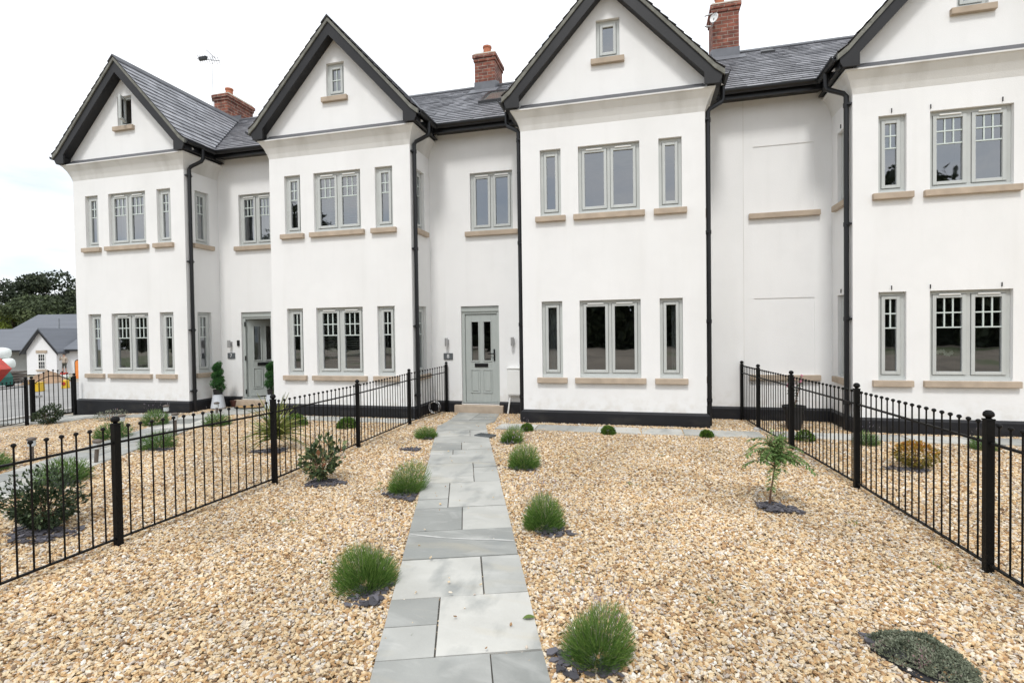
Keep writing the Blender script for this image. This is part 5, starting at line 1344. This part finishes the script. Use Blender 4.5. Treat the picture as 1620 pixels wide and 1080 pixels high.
b = MB(); bbox(b, (wx0 - .15, -.06, wz1 + .06), (wx1 + .15, -.001, wz1 + .30)); bbox(b, (wx0 - .15, -.09, wz0 - .16), (wx1 + .15, -.001, wz0 - .04)); P(b, 'stone_trim', M['sill'], bu)
b = MB(); bbox(b, (-2.2, 1.43, .05), (-1.45, 1.495, 2.0)); bd = P(b, 'door', M['white_plastic'], bu)
b = MB(); bbox(b, (-2.05, 1.40, 1.0), (-1.6, 1.425, 1.85)); P(b, 'pane', dkg, bd)
# larger hipped roof behind
bh = empty('rear_house', tuple(bl(-6, 13, 0)), 'larger house behind the bungalow showing only its grey hipped roof', 'house')
b = MB(); Q = lambda x, y, z: bl(x, y, z)
b.prism([(0, 0), (1, 0), (1, 1), (0, 1)], lambda p, s: bl(-13.7 + p[0] * 18, 10 + p[1] * 8, 2.9 if s else -.2)); P(b, 'wall', M['bung_wall'], bh, recalc=True)
b = MB(); e0 = [(-14.3, 9.4, 2.85), (5, 9.4, 2.85), (5, 18.6, 2.85), (-14.3, 18.6, 2.85)]; r0, r1 = (-13.0, 14, 5.95), (2, 14, 5.95)
bfaces(b, [[e0[0], e0[1], r1, r0], [e0[2], e0[3], r0, r1], [e0[3], e0[0], r0], [e0[1], e0[2], r1], e0[::-1]]); P(b, 'roof', M['bung_roof'], bh, recalc=True)

def tree(x, y, h, rx, label, m, seed, n=2600, ls=.55, crown_lo=.25, trunk_r=.25, name='broadleaf_tree'):
    z0 = gz(x) - .04; e = empty(name, (x, y, z0), label, 'tree', 'trees behind the bungalow'); r = random.Random(seed)
    t = MB(); t.tube([(0, 0, 0), (.1, .05, h * .3), (.0, .1, h * .6), (.1, 0, h * .85)], [trunk_r, trunk_r * .8, trunk_r * .45, .06], 8)
    cl = []
    for k in range(24):
        v = rdir(r, -.55); q = .62 + .25 * r.random(); c = Vector((v.x * rx * q, v.y * rx * q, h * (crown_lo + (1 - crown_lo) / 2) + v.z * h * (1 - crown_lo) / 2 * q)); cl.append((c, r.uniform(.30, .48) * rx, r.uniform(-.15, .15)))
        if k < 9: t.tube([(0, .05, h * r.uniform(.25, .6)), tuple(c * .6 + Vector((0, 0, h * .2))), tuple(c)], [trunk_r * .35, trunk_r * .2, .03], 6)
    t.build('trunk', M['bark'], e); f = MB()
    for k in range(n):
        c, cr_, tt = cl[r.randrange(len(cl))]; v = rdir(r, -.7); p = c + Vector((v.x, v.y, v.z * .8)) * cr_ * (.7 + .35 * r.random())
        if v.z < -.2 and r.random() < .3: p = c + (p - c) * r.random()
        s = ls * r.uniform(.5, 1.2); leaf(f, p, rdir(r), v + rdir(r) * .5, s, s * .6, min(1, max(0, .5 + tt * 1.5 + r.gauss(0, .2))))
    f.build('crown', m, e); return e
def far(x, y, k=1.33): return x * k, -8.6 + (y + 8.6) * k
for (x, y, h, rx, lab, mm_, sd_, n, ls, lo) in (
        (-74.0, 41.0, 15.4, 6.2, 'tall dark tree behind the bungalow, highest of the group', 'tree_dark', 1, 15000, .6, .12),
        (-81.5, 37.5, 14.8, 6.0, 'tall dark tree at the left picture edge', 'tree_dark', 2, 12000, .6, .12),
        (-69.6, 44.2, 13.4, 4.8, 'dark tree beside the end house corner', 'tree_dark', 3, 10000, .6, .12),
        (-69.0, 37.6, 10.6, 5.2, 'rounded mid green tree directly above the bungalow roof', 'tree_mid', 4, 12000, .5, .05),
        (-65.2, 41.6, 10.8, 3.8, 'olive green tree touching the end house wall', 'tree_mid', 5, 8000, .5, .05),
        (-71.2, 35.5, 9.0, 2.8, 'bright lime green small tree at the left picture edge', 'tree_lime', 6, 6000, .3, .05)):
    X_, Y_ = far(x, y); tree(X_, Y_, h, rx, lab, M[mm_], sd_, n, ls, lo, .3)
# woodland across the road behind the viewer, seen only in the window reflections
wl = MB(); r = random.Random(303)
def wood_h(x):
    return 6.0 + 8.5 * math.exp(-((x - 21) / 7) ** 2) + 9 * math.exp(-((x + 36) / 9) ** 2) + 4 * math.exp(-((x + 14) / 4) ** 2) + 1.5 * mnoise.noise((x * .2, 2, 1)) + 1.6 * mnoise.noise((x * .6, 5, 1))
for k in range(60000):
    x = r.uniform(-60, 55); hmax = wood_h(x); z = hmax * (r.random() ** .7); y = -40 + r.uniform(-2.5, 2.5)
    s = r.uniform(.3, .75); leaf(wl, (x, y, z), rdir(r), rdir(r), s, s * .75, r.random())
for k in range(60):
    x = -60 + k * 2; h = wood_h(x) * .82 - .8
    wl.box((x, -41, h / 2), (2.0 + .3 * (k % 3), 1.6 + .4 * (k % 2), h), tint=.15)
for k in range(14):
    x = -55 + k * 8; wl.tube([(x, -40, -.2), (x + .3, -40, 4)], [.3, .15], 6)
tag(wl.build('woodland', M['tree_dark']), kind='stuff')

# building-site clutter on the road
sp_ = MB(); r = random.Random(44); n = 22
for i in range(n):
    for j in range(n):
        def hp_(a, b_):
            x = -1.15 + 2.3 * a / n; y = -1 + 2 * b_ / n; q = math.hypot(x / 1.15, y / 1.0); h = max(0, 1 - q) ** .8 * .72
            return (x, y, h * (1 + .35 * mnoise.noise((x * 2.3, y * 2.3, 4))) - .04)
        sp_.face([hp_(i, j), hp_(i + 1, j), hp_(i + 1, j + 1), hp_(i, j + 1)])
o = sp_.build('soil_heap', M['sandpile'], smooth=True); o.location = (-31.9, 12.7, gz(-31.9)); o.rotation_euler.z = .25
tag(o, 'heap of brown soil on the road in front of the bungalow', 'soil heap')
dm = empty('site_dumper', (-31.89, 10.39, gz(-31.89)), 'teal site dumper with a tilted red skip at the left picture edge', 'dumper', rz=.25)
b = MB(); b.prism([(-1.6, .1), (.27, .1), (.29, .5), (.12, .78), (-1.6, .8)], lambda p, s: (p[0], -.18 if s else .6, p[1])); b.build('chassis', M['teal_paint'], dm, recalc=True, bevel=.03)
b = MB(); b.prism([(.0, .02), (.42, .33), (1.02, .96), (.42, 1.52), (-.25, 2.1), (-.8, 1.2)], lambda p, s: (p[0], -.75 if s else -.19, p[1])); b.build('skip', M['red_paint'], dm, recalc=True, bevel=.04)
for x in (-1.3, -.05):
    for y in (-.05, .75):
        b = MB(); b.tube([(x, y - .1, .17), (x, y + .1, .17)], .2, 18); b.build('wheel', M['rubber'], dm)
def bag(x, y, z, s, label, seed):
    r = random.Random(seed); b = MB(); b.lathe((0, 0, 0), [(.34 * s, 0), (.46 * s, .08), (.5 * s, .4 * s), (.46 * s, .68 * s), (.3 * s, .82 * s), (.1 * s, .86 * s)], 16)
    b.v = [(x_ * (1 + .12 * mnoise.noise((x_ * 3, y_ * 3, z_ * 3 + seed))), y_ * (1 + .12 * mnoise.noise((x_ * 3, y_ * 3, z_ * 3 + seed))), z_ * (1 + .08 * mnoise.noise((x_ * 2, y_ * 2, seed)))) for x_, y_, z_ in b.v]
    o = b.build('bulk_bag', M['bag'], smooth=True); o.location = (x, y, z); tag(o, label, 'bulk bag', 'white bulk bags behind the dumper'); return o
pz = gz(-33.5)
pal = MB()
for k in range(5): pal.bx((-.7, -.6, .02 + k * .16), (1.3, .6, .14 + k * .16))
o = pal.build('pallet_stack', M['lampwood']); o.location = (-37.2, 13.55, gz(-37.2) - .04); o.rotation_euler.z = .25; tag(o, 'stack of weathered pallets behind the dumper under white bags', 'pallets')
bag(-36.6, 13.6, gz(-36.6) + 1.52, .72, 'upper rounded white bulk bag above the red skip', 2); bag(-36.35, 13.65, gz(-36.35) + .90, .70, 'lower white bulk bag sagging beside the red skip', 5)
b = MB(); b.box((0, 0, .19), (.36, .32, .34), taper=.94); b.box((0, 0, .375), (.39, .35, .03)); b.bx((-.06, -.19, .25), (.06, -.172, .29)); o = b.build('yellow_bin', M['yellow'], bevel=.015); o.location = (-23.9, 7.0, gz(-23.9) - .02); o.rotation_euler.z = .25
tag(o, 'yellow plastic bin on the road, seen left through the gate', 'bin')
yl = empty('barrier_lamp', (-24.3, 8.35, gz(-24.3)), 'yellow road lamp with a red lens seen near the right gate post', 'road lamp', rz=.25)
b = MB(); b.box((0, 0, .17), (.24, .2, .36), taper=.8); b.build('lamp_body', M['yellow'], yl, bevel=.02)
b = MB(); b.tube([(.0, -.09, .2), (.0, -.125, .2)], .075, 16); b.build('lens', M['red_paint'], yl)
b = MB(); b.box((0, 0, .16), (.2, .2, .3)); b.box((0, 0, .32), (.22, .22, .03)); o = b.build('red_crate', M['red_paint'], bevel=.012); o.location = (-23.7, 8.95, gz(-23.7)); o.rotation_euler.z = .25; tag(o, 'small red plastic crate by the corner of the end house', 'crate')
ob = empty('orange_barrier', (-33.3, 15.35, gz(-33.3)), 'upright orange rounded barrier panel beside the end house corner', 'barrier', rz=.25)
b = MB(); pts = [(.14 * cos(pi * k / 12), 1.0 + .16 * sin(pi * k / 12)) for k in range(13)] + [(-.14, .05), (.14, .05)]
b.prism(pts, lambda p, s: (p[0], .03 if s else -.03, p[1])); b.build('panel', M['orange'], ob, recalc=True)
b = MB(); b.tube([(-.17, 0, .0), (-.17, 0, 1.0)] + [(.17 * cos(pi - pi * k / 10), 0, 1.0 + .19 * sin(pi * k / 10)) for k in range(11)], .03, 8); b.build('frame', M['rubber'], ob)
rb = empty('road_barrier', (-38.7, 18.35, gz(-38.7)), 'low red and white plastic barrier at the walker\'s feet', 'barrier', rz=.25)
b = MB(); b.bx((-.25, -.06, .22), (.2, .06, .36)); b.build('red_board', M['red_paint'], rb); b = MB(); b.bx((-.2, -.065, .06), (.25, .065, .2)); b.build('white_board', M['white_paint'], rb)
b = MB()
for x in (-.18, .18): b.box((x, 0, .12), (.05, .24, .24)); 
b.build('legs', M['white_plastic'], rb)
# walker in front of the bungalow
pe = empty('person', (-48.1, 24.9, gz(-48.1)), 'person in a beige top and dark shorts standing before the bungalow, hand raised to face', 'person', rz=.25)
vs = [(0, 0, .95), (0, 0, 1.12), (0, 0, 1.38), (0, -.01, 1.50), (0, -.02, 1.60), (0, -.02, 1.70), (-.20, 0, 1.42), (-.30, -.10, 1.18), (-.14, -.22, 1.45), (-.08, -.24, 1.55), (.20, 0, 1.42), (.27, .02, 1.14), (.25, -.06, .90), (.26, -.08, .82),
      (-.10, 0, .90), (-.11, -.02, .50), (-.11, .01, .09), (-.11, -.14, .04), (.10, 0, .90), (.13, -.01, .50), (.13, .03, .09), (.13, -.12, .04)]
es = [(0, 1), (1, 2), (2, 3), (3, 4), (4, 5), (2, 6), (6, 7), (7, 8), (8, 9), (2, 10), (10, 11), (11, 12), (12, 13), (0, 14), (14, 15), (15, 16), (16, 17), (0, 18), (18, 19), (19, 20), (20, 21)]
rd = [.15, .14, .16, .06, .095, .085, .065, .045, .035, .035, .065, .045, .035, .035, .095, .06, .045, .035, .095, .06, .045, .035]
me = bpy.data.meshes.new('body'); me.from_pydata(vs, es, []); po = bpy.data.objects.new('body', me); COL.objects.link(po); po.parent = pe
for nm_ in ('skin', 'shirt', 'shorts', 'boots'): pass
md = po.modifiers.new('skin', 'SKIN'); sv = me.skin_vertices[0].data
for i_, q in enumerate(rd): sv[i_].radius = (q, q * .85)
sv[0].use_root = True
ss = po.modifiers.new('sub', 'SUBSURF'); ss.levels = 1; ss.render_levels = 2
pm = bpy.data.materials.new('walker_clothes'); pm.use_nodes = True; Nn = pm.node_tree.nodes; Ll = pm.node_tree.links
tc = Nn.new('ShaderNodeTexCoord'); sx = Nn.new('ShaderNodeSeparateXYZ'); Ll.new(tc.outputs['Object'], sx.inputs[0])
cr = Nn.new('ShaderNodeValToRGB'); cr.color_ramp.interpolation = 'CONSTANT'; els = cr.color_ramp.elements
stops = [(0, (.03, .025, .02)), (.12, (.45, .27, .2)), (.52, (.05, .05, .04)), (.98, (.37, .31, .25)), (1.5, (.45, .27, .2))]
while len(els) < len(stops): els.new(.5)
for i_, (p_, c_) in enumerate(stops): els[i_].position = p_ / 2; els[i_].color = (*c_, 1)
mm = Nn.new('ShaderNodeMath'); mm.operation = 'MULTIPLY'; mm.inputs[1].default_value = .5; Ll.new(sx.outputs['Z'], mm.inputs[0]); Ll.new(mm.outputs[0], cr.inputs['Fac']); Ll.new(cr.outputs['Color'], Nn['Principled BSDF'].inputs['Base Color'])
me.materials.append(pm)
b = MB(); b.lathe((0, .01, 1.66), [(.1, 0), (.108, .05), (.09, .11), (.04, .14)], 12); b.build('hair', M['hair'], pe, smooth=True)
# orchid on the sill inside the right-hand house
orc = empty('orchid', (4.18, .25, .80), 'white orchid standing inside the lower window of the right house', 'orchid')
b = MB(); b.tube([(0, 0, -.1), (.02, 0, .3), (.08, -.02, .42), (.18, -.03, .40)], .005, 6); b.build('stem', M['stem'], orc)
b = MB(); r = random.Random(12)
for q in range(6):
    c = Vector((-.02 + q * .035, -.03, .40 + r.uniform(-.04, .03)))
    for k in range(5):
        a = 2 * pi * k / 5; leaf(b, c, (cos(a), -.2, sin(a)), (0, -1, 0), .035, .03, .5)
b.build('petals', M['orchid'], orc)
b = MB(); b.lathe((0, 0, -.18), [(.05, 0), (.065, .1), (.06, .1)], 12); b.build('pot', M['pot_white'], orc)
